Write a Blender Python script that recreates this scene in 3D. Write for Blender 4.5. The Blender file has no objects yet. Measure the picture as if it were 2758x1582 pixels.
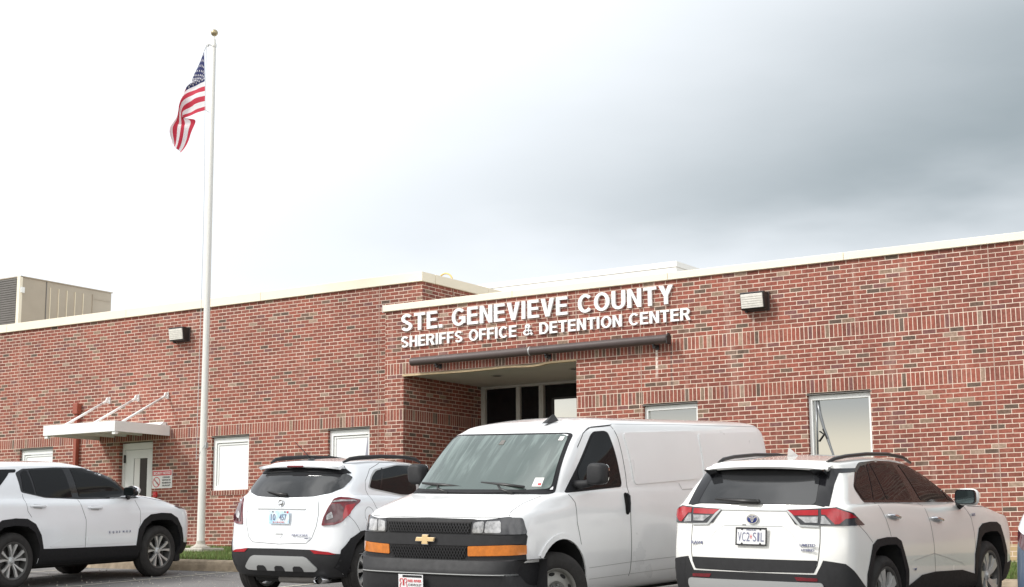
import bpy, bmesh, math, random
import numpy as np
from mathutils import Vector, Matrix
from mathutils.bvhtree import BVHTree
from mathutils.geometry import delaunay_2d_cdt
random.seed(7)
SC = bpy.context.scene
COL = SC.collection
PI = math.pi
R = math.radians

# ------------------------------------------------------------------ camera
cd = bpy.data.cameras.new('camera'); cam = bpy.data.objects.new('camera', cd); COL.objects.link(cam)
SC.camera = cam
cd.sensor_width = 36; cd.lens = 36*4300/2758; cd.clip_end = 3000; cd.clip_start = .1
yaw, pit, rol = -.57632, .16847, -.00535
fv = Vector((math.sin(yaw)*math.cos(pit), math.cos(yaw)*math.cos(pit), math.sin(pit)))
rv = Vector((math.cos(yaw), -math.sin(yaw), 0)); uv = rv.cross(fv)
r2 = rv*math.cos(rol)+uv*math.sin(rol); u2 = -rv*math.sin(rol)+uv*math.cos(rol)
cam.matrix_world = Matrix((( r2.x, u2.x, -fv.x, 0), (r2.y, u2.y, -fv.y, 0), (r2.z, u2.z, -fv.z, 0), (0, 0, 0, 1)))

# ------------------------------------------------------------------ world: bright overcast, heavier cloud to the right
SUN = Vector((-.60, -.78, .85)).normalized()
w = bpy.data.worlds.new('World'); SC.world = w; w.use_nodes = True
nt = w.node_tree; N = nt.nodes; L = nt.links
N.clear()
class G:
    """tiny node helper"""
    def __init__(s, nt): s.nt = nt
    def n(s, t, **k):
        a = s.nt.nodes.new(t)
        for q, v in k.items(): setattr(a, q, v)
        return a
    def put(s, sock, v):
        if hasattr(v, 'is_output'): s.nt.links.new(v, sock)
        elif v is not None: sock.default_value = v
    def m(s, op, a, b=None, c=None, clamp=False):
        x = s.n('ShaderNodeMath', operation=op, use_clamp=clamp)
        s.put(x.inputs[0], a); s.put(x.inputs[1], b); s.put(x.inputs[2], c)
        return x.outputs[0]
    def sm(s, v, a, b, lo=0., hi=1.):
        x = s.n('ShaderNodeMapRange', interpolation_type='SMOOTHSTEP')
        s.put(x.inputs['Value'], v)
        if a > b: a, b, lo, hi = b, a, hi, lo
        x.inputs['From Min'].default_value = a; x.inputs['From Max'].default_value = b
        x.inputs['To Min'].default_value = lo; x.inputs['To Max'].default_value = hi
        return x.outputs[0]
    def mix(s, f, a, b, mode='MIX'):
        x = s.n('ShaderNodeMix', data_type='RGBA', blend_type=mode)
        s.put(x.inputs[0], f)
        for i, v in ((6, a), (7, b)):
            if isinstance(v, (tuple, list)): v = (*v[:3], 1)
            s.put(x.inputs[i], v)
        return x.outputs[2]
g = G(nt)
tc = g.n('ShaderNodeTexCoord'); sx = g.n('ShaderNodeSeparateXYZ')
nz = g.n('ShaderNodeTexNoise'); nz.inputs['Scale'].default_value = 3.2; nz.inputs['Detail'].default_value = 5; nz.inputs['Roughness'].default_value = .5
mp = g.n('ShaderNodeMapping'); mp.inputs['Scale'].default_value = (1, 1, 3.0); mp.inputs['Rotation'].default_value = (.0, .35, 0)
L.new(tc.outputs['Generated'], mp.inputs[0]); L.new(mp.outputs[0], nz.inputs['Vector'])
L.new(tc.outputs['Generated'], sx.inputs[0])
az = g.m('MULTIPLY', g.m('ARCTAN2', sx.outputs[0], sx.outputs[1]), 180/PI)
el = g.m('MULTIPLY', g.m('ARCSINE', sx.outputs[2]), 180/PI)
nn = g.m('SUBTRACT', nz.outputs['Fac'], .5)
tt = g.m('SUBTRACT', el, g.m('MULTIPLY_ADD', az, .52, 11.2+.52*42))
tt = g.m('MULTIPLY_ADD', nn, 3.4, tt)
dk = g.sm(tt, 5.2, -11.5)
dk = g.m('MULTIPLY', dk, g.sm(g.m('MULTIPLY_ADD', nn, 9., el), 9.3, 14.3, .25, 1.))
dk = g.m('MULTIPLY', dk, g.sm(az, 40, 5, .35, 1.))
nz2 = g.n('ShaderNodeTexNoise'); nz2.inputs['Scale'].default_value = 7; nz2.inputs['Detail'].default_value = 6; L.new(mp.outputs[0], nz2.inputs['Vector'])
dk = g.m('MULTIPLY', dk, g.sm(nz2.outputs['Fac'], .3, .7, .95, 1.03), clamp=True)
cl = g.mix(dk, (.85, .885, .925), (.298, .343, .368))
# clouds over the rest of the dome: broken light greys, a creamy glow low down behind the camera
nz3 = g.n('ShaderNodeTexNoise'); nz3.inputs['Scale'].default_value = 2.1; nz3.inputs['Detail'].default_value = 4; L.new(tc.outputs['Generated'], nz3.inputs['Vector'])
bk = g.sm(sx.outputs[1], .25, -.35)
bc = g.mix(g.sm(nz3.outputs['Fac'], .44, .60), (.46, .49, .51), (1.75, 1.76, 1.75))
bc = g.mix(g.sm(el, 3.9, 5.8, .95, .05), bc, (.96, .89, .75))
cl = g.mix(bk, cl, bc)
sky = g.n('ShaderNodeTexSky', sky_type='NISHITA', sun_disc=False)
sky.sun_elevation = math.asin(SUN.z); sky.sun_rotation = math.atan2(SUN.x, SUN.y)
b1 = g.n('ShaderNodeBackground'); L.new(sky.outputs[0], b1.inputs[0]); b1.inputs[1].default_value = .05
b2 = g.n('ShaderNodeBackground'); L.new(cl, b2.inputs[0]); b2.inputs[1].default_value = 1.0
ms = g.n('ShaderNodeMixShader'); ms.inputs[0].default_value = .93
L.new(b1.outputs[0], ms.inputs[1]); L.new(b2.outputs[0], ms.inputs[2])
wo = g.n('ShaderNodeOutputWorld'); L.new(ms.outputs[0], wo.inputs[0])
# ------------------------------------------------------------------ sun (veiled by cloud)
sd = bpy.data.lights.new('sun', 'SUN'); sd.energy = 2.3; sd.angle = R(13); sd.color = (1, .97, .925)
so = bpy.data.objects.new('sun', sd); COL.objects.link(so); so.rotation_euler = SUN.to_track_quat('Z', 'Y').to_euler()
vs = SC.view_settings; vs.view_transform = 'Standard'; vs.look = 'None'; vs.gamma = 1; vs.use_curve_mapping = False
vs.exposure = .45

# ------------------------------------------------------------------ materials
MATS = {}
def mat(name, col, rough=.5, metal=0., coat=0., spec=.5, noise=None, bump=None, emit=None, coatr=.05, ior=None):
    if name in MATS: return MATS[name]
    m = bpy.data.materials.new(name); m.use_nodes = True; nt = m.node_tree; b = nt.nodes['Principled BSDF']; g = G(nt)
    b.inputs['Base Color'].default_value = (*col, 1); b.inputs['Roughness'].default_value = rough; b.inputs['Metallic'].default_value = metal
    b.inputs['Coat Weight'].default_value = coat; b.inputs['Coat Roughness'].default_value = coatr; b.inputs['Specular IOR Level'].default_value = spec
    if ior: b.inputs['IOR'].default_value = ior
    if noise:
        sc, amt = noise[:2]; c2 = noise[2] if len(noise) > 2 else tuple(c*(1-amt) for c in col)
        t = g.n('ShaderNodeTexCoord'); z = g.n('ShaderNodeTexNoise'); z.inputs['Scale'].default_value = sc; z.inputs['Detail'].default_value = 6; z.inputs['Roughness'].default_value = .6
        nt.links.new(t.outputs['Object'], z.inputs['Vector'])
        nt.links.new(g.mix(g.sm(z.outputs['Fac'], .3, .7), col, c2), b.inputs['Base Color'])
        r = g.n('ShaderNodeMapRange'); r.inputs['To Min'].default_value = rough*.85; r.inputs['To Max'].default_value = min(1, rough*1.2)
        nt.links.new(z.outputs['Fac'], r.inputs['Value']); nt.links.new(r.outputs[0], b.inputs['Roughness'])
    if bump:
        t = g.n('ShaderNodeTexCoord'); z = g.n('ShaderNodeTexNoise'); z.inputs['Scale'].default_value = bump[0]; z.inputs['Detail'].default_value = 4
        nt.links.new(t.outputs['Object'], z.inputs['Vector'])
        bp = g.n('ShaderNodeBump'); bp.inputs['Strength'].default_value = bump[1]; bp.inputs['Distance'].default_value = .01
        nt.links.new(z.outputs['Fac'], bp.inputs['Height']); nt.links.new(bp.outputs[0], b.inputs['Normal'])
    if emit:
        b.inputs['Emission Color'].default_value = (*emit[:3], 1); b.inputs['Emission Strength'].default_value = emit[3]
    MATS[name] = m; return m

def brick_mat(name, bands, zref=0., tint=(1, 1, 1), rowlock=False, tan_below=None):
    m = bpy.data.materials.new(name); m.use_nodes = True; nt = m.node_tree; b = nt.nodes['Principled BSDF']; g = G(nt)
    ge = g.n('ShaderNodeNewGeometry'); s = g.n('ShaderNodeSeparateXYZ'); nt.links.new(ge.outputs['Position'], s.inputs[0])
    sn = g.n('ShaderNodeSeparateXYZ'); nt.links.new(ge.outputs['True Normal'], sn.inputs[0])
    side = g.m('GREATER_THAN', g.m('ABSOLUTE', sn.outputs[0]), .5)
    u = g.m('ADD', g.m('MULTIPLY', s.outputs[0], g.m('SUBTRACT', 1., side)), g.m('MULTIPLY', s.outputs[1], side))
    u = g.m('ADD', u, 40.02); v = g.m('SUBTRACT', s.outputs[2], zref-4.0635)
    # courses are laid by hand: joints wander a few millimetres
    wz = g.n('ShaderNodeTexNoise'); wz.inputs['Scale'].default_value = 6; nt.links.new(ge.outputs['Position'], wz.inputs['Vector'])
    v = g.m('ADD', v, g.m('MULTIPLY', g.m('SUBTRACT', wz.outputs['Fac'], .5), .006))
    def brick(x, y, bw, off):
        c = g.n('ShaderNodeCombineXYZ'); g.put(c.inputs[0], x); g.put(c.inputs[1], y)
        t = g.n('ShaderNodeTexBrick'); t.offset = off; t.squash = 1
        nt.links.new(c.outputs[0], t.inputs['Vector'])
        t.inputs['Color1'].default_value = (0, 0, 0, 1); t.inputs['Color2'].default_value = (1, 1, 1, 1); t.inputs['Scale'].default_value = 1
        t.inputs['Mortar Size'].default_value = .0054; t.inputs['Mortar Smooth'].default_value = .25; t.inputs['Bias'].default_value = 0
        t.inputs['Brick Width'].default_value = bw; t.inputs['Row Height'].default_value = .067725
        return t.outputs['Color'], t.outputs['Fac']
    if rowlock: c, f = brick(g.m('SUBTRACT', s.outputs[2], zref-4.), u, .1, 0.)
    else:
        c, f = brick(u, v, .203175, .5)
        for z0 in bands:
            c2, f2 = brick(g.m('SUBTRACT', s.outputs[2], z0-4.0635), u, .203175, 0.)
            k = g.m('MULTIPLY', g.m('GREATER_THAN', s.outputs[2], z0), g.m('LESS_THAN', s.outputs[2], z0+.2032))
            c = g.mix(k, c, c2)
            f = g.m('ADD', g.m('MULTIPLY', f, g.m('SUBTRACT', 1., k)), g.m('MULTIPLY', f2, k))
    rp = g.n('ShaderNodeValToRGB'); nt.links.new(c, rp.inputs[0]); cr = rp.color_ramp; cr.interpolation = 'CONSTANT'
    T = lambda q: (q[0]*tint[0]*.90, q[1]*tint[1]*.88, q[2]*tint[2]*.84, 1)
    st = [(0, (.235, .088, .068)), (.13, (.315, .104, .078)), (.28, (.285, .105, .082)), (.40, (.33, .115, .087)), (.52, (.265, .092, .073)), (.62, (.305, .118, .092)), (.72, (.25, .100, .08)), (.79, (.335, .122, .092)),
          (.875, (.18, .120, .095)), (.91, (.215, .10, .095)), (.945, (.29, .205, .155)), (.968, (.135, .098, .08)), (.988, (.37, .27, .215))]
    while len(cr.elements) < len(st): cr.elements.new(.5)
    for e, (p, q) in zip(cr.elements, st): e.position = p; e.color = T(q)
    # mottling inside each brick and a slow drift over the wall
    z1 = g.n('ShaderNodeTexNoise'); z1.inputs['Scale'].default_value = 28; z1.inputs['Detail'].default_value = 4; nt.links.new(ge.outputs['Position'], z1.inputs['Vector'])
    z2 = g.n('ShaderNodeTexNoise'); z2.inputs['Scale'].default_value = .7; z2.inputs['Detail'].default_value = 3; nt.links.new(ge.outputs['Position'], z2.inputs['Vector'])
    cc = g.mix(1., rp.outputs[0], g.mix(g.sm(z1.outputs['Fac'], .3, .7), (.80, .78, .76), (1.12, 1.12, 1.13)), 'MULTIPLY')
    cc = g.mix(1., cc, g.mix(g.sm(z2.outputs['Fac'], .35, .65), (.90, .90, .92), (1.07, 1.05, 1.04)), 'MULTIPLY')
    zs_ = g.n('ShaderNodeTexNoise'); zs_.inputs['Scale'].default_value = 1; zs_.inputs['Detail'].default_value = 5
    ms_ = g.n('ShaderNodeMapping'); ms_.inputs['Scale'].default_value = (5.5, 5.5, .45); nt.links.new(ge.outputs['Position'], ms_.inputs[0]); nt.links.new(ms_.outputs[0], zs_.inputs['Vector'])
    cc = g.mix(g.sm(zs_.outputs['Fac'], .56, .74, 0, .22), cc, (.50, .36, .30))
    cc = g.mix(g.sm(zs_.outputs['Fac'], .44, .27, 0, .35), cc, (.15, .075, .06))
    if len(bands) > 1:      # lime and rust runs below the fixings
        for x0_, za, zb_2, wd_2, col_ in ((-11.86, 2.85, 3.40, .030, (.80, .72, .66)), (-11.60, 2.55, 3.45, .028, (.13, .085, .075)), (-10.17, 3.45, 3.84, .02, (.56, .42, .36)), (-13.95, 3.35, 3.42, .05, (.7, .58, .5))):
            k_ = g.m('MULTIPLY', g.sm(g.m('ABSOLUTE', g.m('SUBTRACT', s.outputs[0], x0_)), wd_2, wd_2*.3), g.m('MULTIPLY', g.sm(s.outputs[2], za, za+.3), g.sm(s.outputs[2], zb_2, zb_2-.03)))
            k_ = g.m('MULTIPLY', k_, g.sm(z1.outputs['Fac'], .25, .6, .3, .95)); cc = g.mix(k_, cc, col_)
    if tan_below is not None:
        cc = g.mix(g.m('LESS_THAN', s.outputs[2], tan_below), cc, g.mix(c, (.42, .30, .16), (.52, .38, .22)))
    zm = g.n('ShaderNodeTexNoise'); zm.inputs['Scale'].default_value = 3; zm.inputs['Detail'].default_value = 5; nt.links.new(ge.outputs['Position'], zm.inputs['Vector'])
    mo = g.mix(g.sm(zm.outputs['Fac'], .3, .7), (.62, .49, .40), (.80, .66, .55))
    cc = g.mix(f, cc, mo)
    nt.links.new(cc, b.inputs['Base Color']); b.inputs['Roughness'].default_value = .88; b.inputs['Specular IOR Level'].default_value = .25
    bp = g.n('ShaderNodeBump'); bp.inputs['Strength'].default_value = .5; bp.inputs['Distance'].default_value = .006
    nt.links.new(g.m('ADD', g.m('SUBTRACT', 1., f), g.m('MULTIPLY', z1.outputs['Fac'], .3)), bp.inputs['Height']); nt.links.new(bp.outputs[0], b.inputs['Normal'])
    return m

M = dict(
    white=mat('white_paint', (.80, .80, .79), .45, noise=(3, .04)),
    coping=mat('cream_coping_metal', (.86, .79, .64), .42, noise=(1.2, .05)),
    vinyl=mat('white_window_frame', (.84, .85, .84), .35),
    steelw=mat('light_grey_frame', (.55, .54, .51), .4, noise=(4, .08)),
    pane=mat('dark_reflective_pane', (.014, .014, .016), .03, spec=.3, ior=1.45),
    mirrorp=mat('silvered_reflective_pane', (.62, .62, .60), .03, metal=1.),
    blind=mat('white_blind_behind_glass', (.84, .85, .86), .25, coat=.5),
    soffit=mat('painted_soffit', (.68, .665, .63), .7, noise=(2, .06)),
    tanedge=mat('tan_lintel_edge', (.58, .44, .27), .7, noise=(9, .2)),
    brown=mat('dark_brown_metal', (.080, .058, .055), .42, noise=(5, .12)),
    rust=mat('brick_red_pipe', (.30, .075, .045), .5),
    tanm=mat('tan_sheet_metal', (.44, .38, .30), .5, noise=(2, .07)),
    louvre=mat('grey_louvre_metal', (.16, .15, .14), .6, noise=(3, .1)),
    cream=mat('cream_panel', (.80, .72, .55), .6),
    alum=mat('satin_aluminium', (.74, .73, .69), .35, metal=.15),
    ball=mat('dull_gold_ball', (.42, .35, .22), .32, metal=.8),
    black=mat('black_metal', (.018, .017, .017), .4),
    lens=mat('prismatic_lamp_lens', (.78, .75, .69), .3, coat=.2, noise=(22, .16)),
    conc=mat('pale_concrete', (.50, .47, .41), .85, noise=(9, .22), bump=(60, .3)),
    curb=mat('weathered_curb_concrete', (.40, .32, .23), .9, noise=(7, .35), bump=(40, .5)),
    red=mat('red_plastic', (.55, .03, .03), .4),
    signw=mat('white_sign_face', (.80, .78, .76), .5),
    signr=mat('faded_red_ink', (.62, .07, .08), .5),
    ink=mat('grey_black_ink', (.10, .09, .09), .6),
    yellow=mat('faded_yellow_paint', (.80, .58, .22), .5),
    letter=mat('white_letter_face', (.86, .86, .86), .4),
    # vehicles
    vwhite=mat('white_car_paint', (.83, .85, .88), .25, coat=1., noise=(.9, .03)),
    vwarm=mat('pearl_white_car_paint', (.82, .815, .785), .25, coat=1., noise=(.9, .03)),
    vvan=mat('white_van_paint', (.86, .865, .87), .28, coat=.9, noise=(1.3, .035)),
    vblue=mat('slate_blue_car_paint', (.06, .085, .13), .3, coat=.7),
    plast=mat('black_textured_plastic', (.012, .012, .014), .6, spec=.3, noise=(30, .2)),
    gplast=mat('grey_bumper_plastic', (.024, .024, .026), .6, spec=.35, noise=(14, .15)),
    gloss=mat('gloss_black', (.010, .010, .012), .12),
    glass=mat('tinted_glass', (.010, .011, .012), .04, spec=.22, ior=1.45),
    rglass=mat('rear_screen_glass', (.022, .023, .025), .05, spec=.6, ior=1.6),
    shield=mat('windscreen_painted_reflections', (.045, .070, .062), .07, spec=.8, ior=1.75),  # pale streaks of reflected cloud are painted in further down
    rubber=mat('tyre_rubber', (.024, .022, .021), .8, noise=(12, .25), bump=(30, .2)),
    rim=mat('machined_alloy', (.50, .50, .49), .32, metal=.35),
    rimd=mat('dark_alloy', (.09, .088, .085), .4, metal=.5),
    steelrim=mat('grey_steel_wheel', (.30, .295, .275), .45, metal=.35, noise=(10, .12)),
    chrome=mat('chrome', (.72, .73, .75), .1, metal=1.),
    silver=mat('silver_trim', (.46, .47, .47), .38, metal=.35),
    liner=mat('wheel_arch_liner', (.012, .012, .012), .9),
    seam=mat('panel_gap', (.035, .035, .037), .8),
    amber=mat('amber_lens', (.66, .20, .025), .18, coat=.8, noise=(14, .25)),
    clear=mat('clear_lamp', (.50, .50, .51), .10, coat=1., noise=(16, .65)),
    lampdark=mat('smoked_lamp', (.045, .045, .05), .15, coat=.6),
    tail=mat('tail_lamp_red', (.17, .006, .014), .14, coat=1., noise=(16, .35)),
    tailb=mat('tail_lamp_bright_red', (.40, .010, .018), .14, coat=.6, noise=(18, .2)),
    smoked=mat('smoked_red_lamp', (.085, .02, .026), .14, coat=1., noise=(18, .4)),
    gold=mat('gold_emblem', (.76, .56, .30), .32, metal=.25),
    bluem=mat('navy_enamel', (.015, .03, .16), .2, coat=1),
    platew=mat('white_plate', (.72, .72, .73), .4),
    plateb=mat('pale_blue_plate', (.36, .62, .80), .4, noise=(12, .35, (.75, .80, .84))),
    platei=mat('plate_ink', (.16, .17, .26), .5),
    interior=mat('cabin_dark', (.03, .03, .03), .8),
)

def reflection_smears(m):  # cloud reflections and smears, painted as pale streaks into the base colour
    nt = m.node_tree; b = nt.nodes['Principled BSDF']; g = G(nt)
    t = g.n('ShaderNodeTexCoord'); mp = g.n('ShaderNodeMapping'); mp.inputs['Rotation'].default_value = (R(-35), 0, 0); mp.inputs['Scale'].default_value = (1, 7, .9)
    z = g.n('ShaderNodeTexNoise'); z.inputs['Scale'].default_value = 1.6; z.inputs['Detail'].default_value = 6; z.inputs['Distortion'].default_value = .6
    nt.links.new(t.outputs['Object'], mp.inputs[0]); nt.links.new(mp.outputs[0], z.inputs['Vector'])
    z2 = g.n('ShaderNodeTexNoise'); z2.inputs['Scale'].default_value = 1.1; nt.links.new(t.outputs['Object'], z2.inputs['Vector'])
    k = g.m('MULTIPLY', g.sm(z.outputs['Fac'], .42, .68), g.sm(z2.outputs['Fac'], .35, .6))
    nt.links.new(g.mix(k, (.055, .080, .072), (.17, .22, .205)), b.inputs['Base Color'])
reflection_smears(M['shield'])

# ------------------------------------------------------------------ mesh helpers
def tag(o, label=None, cat=None, group=None, kind=None):
    if label: o['label'] = label
    if cat: o['category'] = cat
    if group: o['group'] = group
    if kind: o['kind'] = kind
    return o
def root(name, loc, label, cat, group=None, mw=None):
    o = bpy.data.objects.new(name, None); COL.objects.link(o); o.empty_display_size = .2
    if mw is not None: o.matrix_world = mw
    else: o.location = loc
    return tag(o, label, cat, group)
def mk(name, V, F, m, parent=None, smooth=False, mats=None, fm=None, loc=None):
    me = bpy.data.meshes.new(name); me.from_pydata([tuple(v) for v in V], [], [tuple(f) for f in F]); me.update()
    o = bpy.data.objects.new(name, me); COL.objects.link(o)
    if parent is not None: o.parent = parent
    for q in (mats or [m]): me.materials.append(q)
    if fm: me.polygons.foreach_set('material_index', fm)
    if smooth: me.polygons.foreach_set('use_smooth', [True]*len(me.polygons))
    if loc is not None: o.location = loc
    return o
class MB:
    def __init__(s): s.V = []; s.F = []
    def add(s, V, F):
        n = len(s.V); s.V += [tuple(v) for v in V]; s.F += [tuple(i+n for i in f) for f in F]; return s
    def box(s, x0, x1, y0, y1, z0, z1):
        V = [(x, y, z) for x in (x0, x1) for y in (y0, y1) for z in (z0, z1)]
        return s.add(V, [(0, 1, 3, 2), (4, 6, 7, 5), (0, 4, 5, 1), (2, 3, 7, 6), (0, 2, 6, 4), (1, 5, 7, 3)])
    def tube(s, pts, r, n=8, cap=True):
        pts = [Vector(p) for p in pts]; rs = r if isinstance(r, (list, tuple)) else [r]*len(pts)
        V = []; F = []; up = None
        for i, p in enumerate(pts):
            d = (pts[min(i+1, len(pts)-1)]-pts[max(i-1, 0)]).normalized()
            if up is None: up = d.orthogonal().normalized()
            up = (up-d*up.dot(d)).normalized(); b = d.cross(up)
            for k in range(n):
                a = 2*PI*k/n; V.append(p+(up*math.cos(a)+b*math.sin(a))*rs[i])
        for i in range(len(pts)-1):
            for k in range(n):
                F.append((i*n+k, i*n+(k+1) % n, (i+1)*n+(k+1) % n, (i+1)*n+k))
        if cap: F.append(tuple(range(n-1, -1, -1))); F.append(tuple((len(pts)-1)*n+k for k in range(n)))
        return s.add(V, F)
    def prism(s, poly, d, base=None, ax=1):
        """poly 2-D list, extruded: ax=1 -> (x,z) poly along y from d[0] to d[1]; ax=0 -> (y,z) along x; ax=2 -> (x,y) along z"""
        def P(p, t): return (p[0], t, p[1]) if ax == 1 else (t, p[0], p[1]) if ax == 0 else (p[0], p[1], t)
        n = len(poly); V = [P(p, d[0]) for p in poly]+[P(p, d[1]) for p in poly]
        F = [tuple(range(n)), tuple(range(2*n-1, n-1, -1))]+[(i, i+n, (i+1) % n+n, (i+1) % n) for i in range(n)]
        return s.add(V, F)
    def lathe(s, prof, n=48, ax='y', c=(0, 0, 0)):
        """prof: list of (r, t) revolved about axis"""
        V = []; F = []; m_ = len(prof)
        for k in range(n):
            a = 2*PI*k/n
            for r, t in prof:
                p = (r*math.cos(a), t, r*math.sin(a)) if ax == 'y' else (r*math.cos(a), r*math.sin(a), t) if ax == 'z' else (t, r*math.cos(a), r*math.sin(a))
                V.append((p[0]+c[0], p[1]+c[1], p[2]+c[2]))
        for k in range(n):
            for i in range(m_-1):
                a, b = k*m_+i, ((k+1) % n)*m_+i
                F.append((a, a+1, b+1, b))
        return s.add(V, F)
    def obj(s, name, m, parent=None, smooth=False, loc=None, bev=0, fix=True):
        me = bpy.data.meshes.new(name); me.from_pydata(s.V, [], s.F)
        bm = bmesh.new(); bm.from_mesh(me)
        if fix: bmesh.ops.recalc_face_normals(bm, faces=bm.faces)
        if bev:
            es = [e for e in bm.edges if len(e.link_faces) == 2 and e.calc_face_angle(0) > .6]
            bmesh.ops.bevel(bm, geom=es, offset=bev, segments=2, profile=.5, affect='EDGES', clamp_overlap=True)
        for f in bm.faces: f.smooth = bool(smooth)
        if smooth and smooth is not True:
            for e in bm.edges:
                if len(e.link_faces) == 2 and e.calc_face_angle(0) > smooth: e.smooth = False
        bm.to_mesh(me); bm.free()
        o = bpy.data.objects.new(name, me); COL.objects.link(o); me.materials.append(m)
        if parent is not None: o.parent = parent
        if loc is not None: o.location = loc
        return o
def text(name, s, size, m, parent=None, mw=None, depth=.01, bold=0., width=None, align='LEFT', spacing=1., xs=None, cap=None):
    cu = bpy.data.curves.new(name, 'FONT'); cu.body = s; cu.size = size; cu.extrude = depth; cu.offset = bold; cu.align_x = align; cu.space_character = spacing; cu.resolution_u = 6
    o = bpy.data.objects.new(name, cu); COL.objects.link(o)
    dg = bpy.context.evaluated_depsgraph_get(); dg.update()
    me = bpy.data.meshes.new_from_object(o.evaluated_get(dg)); me.name = name
    bpy.data.objects.remove(o); bpy.data.curves.remove(cu)
    a = np.zeros(len(me.vertices)*3); me.vertices.foreach_get('co', a); a = a.reshape(-1, 3)
    if cap: a[:, 1] *= cap/(a[:, 1].max())
    if width:
        mn, mx = a[:, 0].min(), a[:, 0].max(); a[:, 0] = (a[:, 0]-mn)*width/(mx-mn)
        if align == 'CENTER': a[:, 0] -= width/2
    me.vertices.foreach_set('co', a.ravel()); me.update()
    o = bpy.data.objects.new(name, me); COL.objects.link(o); me.materials.clear(); me.materials.append(m)
    if parent is not None: o.parent = parent
    if mw is not None: o.matrix_local = mw
    return o
def frame_m(o, ex, ey):
    ex = Vector(ex).normalized(); ey = Vector(ey); ey = (ey-ex*ey.dot(ex)).normalized(); ez = ex.cross(ey)
    return Matrix(((ex.x, ey.x, ez.x, o[0]), (ex.y, ey.y, ez.y, o[1]), (ex.z, ey.z, ez.z, o[2]), (0, 0, 0, 1)))

# ================================================================== THE GROUND
def zg(x, y):
    return -.262-.0355*(x+17.76)+.055*(y-14)
def yc(x): return 17.93+max(-.3, min(1.9, (x+17.3)*.17))     # foot of the curb
def zt(x): return zg(x, yc(x))+.165                           # top of the curb
def zw(x): return .36-.021*(x+21.9)                           # turf level at the wall
DR, DL = 22.48, 23.07
def gmat():
    m = bpy.data.materials.new('worn_asphalt'); m.use_nodes = True; nt = m.node_tree; b = nt.nodes['Principled BSDF']; g = G(nt)
    ge = g.n('ShaderNodeNewGeometry')
    def nzz(sc, d=5):
        z = g.n('ShaderNodeTexNoise'); z.inputs['Scale'].default_value = sc; z.inputs['Detail'].default_value = d; nt.links.new(ge.outputs['Position'], z.inputs['Vector']); return z.outputs['Fac']
    a = g.mix(g.sm(nzz(.5), .35, .65), (.105, .10, .10), (.155, .148, .145))
    a = g.mix(g.sm(nzz(140, 2), .35, .7), a, (.24, .23, .22))
    mp = g.n('ShaderNodeMapping'); mp.inputs['Scale'].default_value = (.25, 1.6, 1); nt.links.new(ge.outputs['Position'], mp.inputs[0])
    z = g.n('ShaderNodeTexNoise'); z.inputs['Scale'].default_value = 2.2; z.inputs['Detail'].default_value = 6; nt.links.new(mp.outputs[0], z.inputs['Vector'])
    a = g.mix(g.sm(z.outputs['Fac'], .60, .66, 0, .7), a, (.055, .052, .052))
    nt.links.new(a, b.inputs['Base Color']); b.inputs['Roughness'].default_value = .85
    bp = g.n('ShaderNodeBump'); bp.inputs['Strength'].default_value = .5; bp.inputs['Distance'].default_value = .01
    nt.links.new(nzz(120, 3), bp.inputs['Height']); nt.links.new(bp.outputs[0], b.inputs['Normal'])
    return m
def sheet(name, xs, ysf, zf, m, kind='structure'):
    V = []; F = []
    ny = len(ysf(xs[0]))
    for x in xs:
        for y in ysf(x): V.append((x, y, zf(x, y)))
    for i in range(len(xs)-1):
        for j in range(ny-1): F.append((i*ny+j, (i+1)*ny+j, (i+1)*ny+j+1, i*ny+j+1))
    return tag(mk(name, V, F, m, smooth=True), kind=kind)
XS = [-400, -120, -60]+[-40+i*1.0 for i in range(49)]+[20, 60, 400]
def zlot(x, y):
    xx = max(-32, min(8, x)); yy = max(-2, min(yc(x), y)); return zg(xx, yy)
sheet('parking_lot', XS, lambda x: [-400, -100, -30, -8, -2]+[0+i*1.5 for i in range(11)]+[yc(x)-.6, yc(x)+.02], zlot, gmat())
# far ground all round, a little below everything
gm = mat('distant_ground', (.10, .11, .07), .95, noise=(.05, .3))
mk('distant_ground', [(-1500, -1500, -2.6), (1500, -1500, -2.6), (1500, 1500, -2.6), (-1500, 1500, -2.6)], [(0, 1, 2, 3)], gm)['kind'] = 'structure'
# curb with a rounded nose
V = []; F = []; prof = [(.0, -.10), (.0, .0), (.012, .085), (.03, .135), (.06, .158), (.10, .165), (.20, .167), (.20, -.1)]
cx = [-40+i*.8 for i in range(62)]
for x in cx:
    for a, b in prof: V.append((x, yc(x)+a, (zg(x, yc(x))+b)))
n = len(prof)
for i in range(len(cx)-1):
    for j in range(n-1): F.append((i*n+j, (i+1)*n+j, (i+1)*n+j+1, i*n+j+1))
o = mk('curb', V, F, M['curb'], smooth=False); o['kind'] = 'structure'
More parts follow.
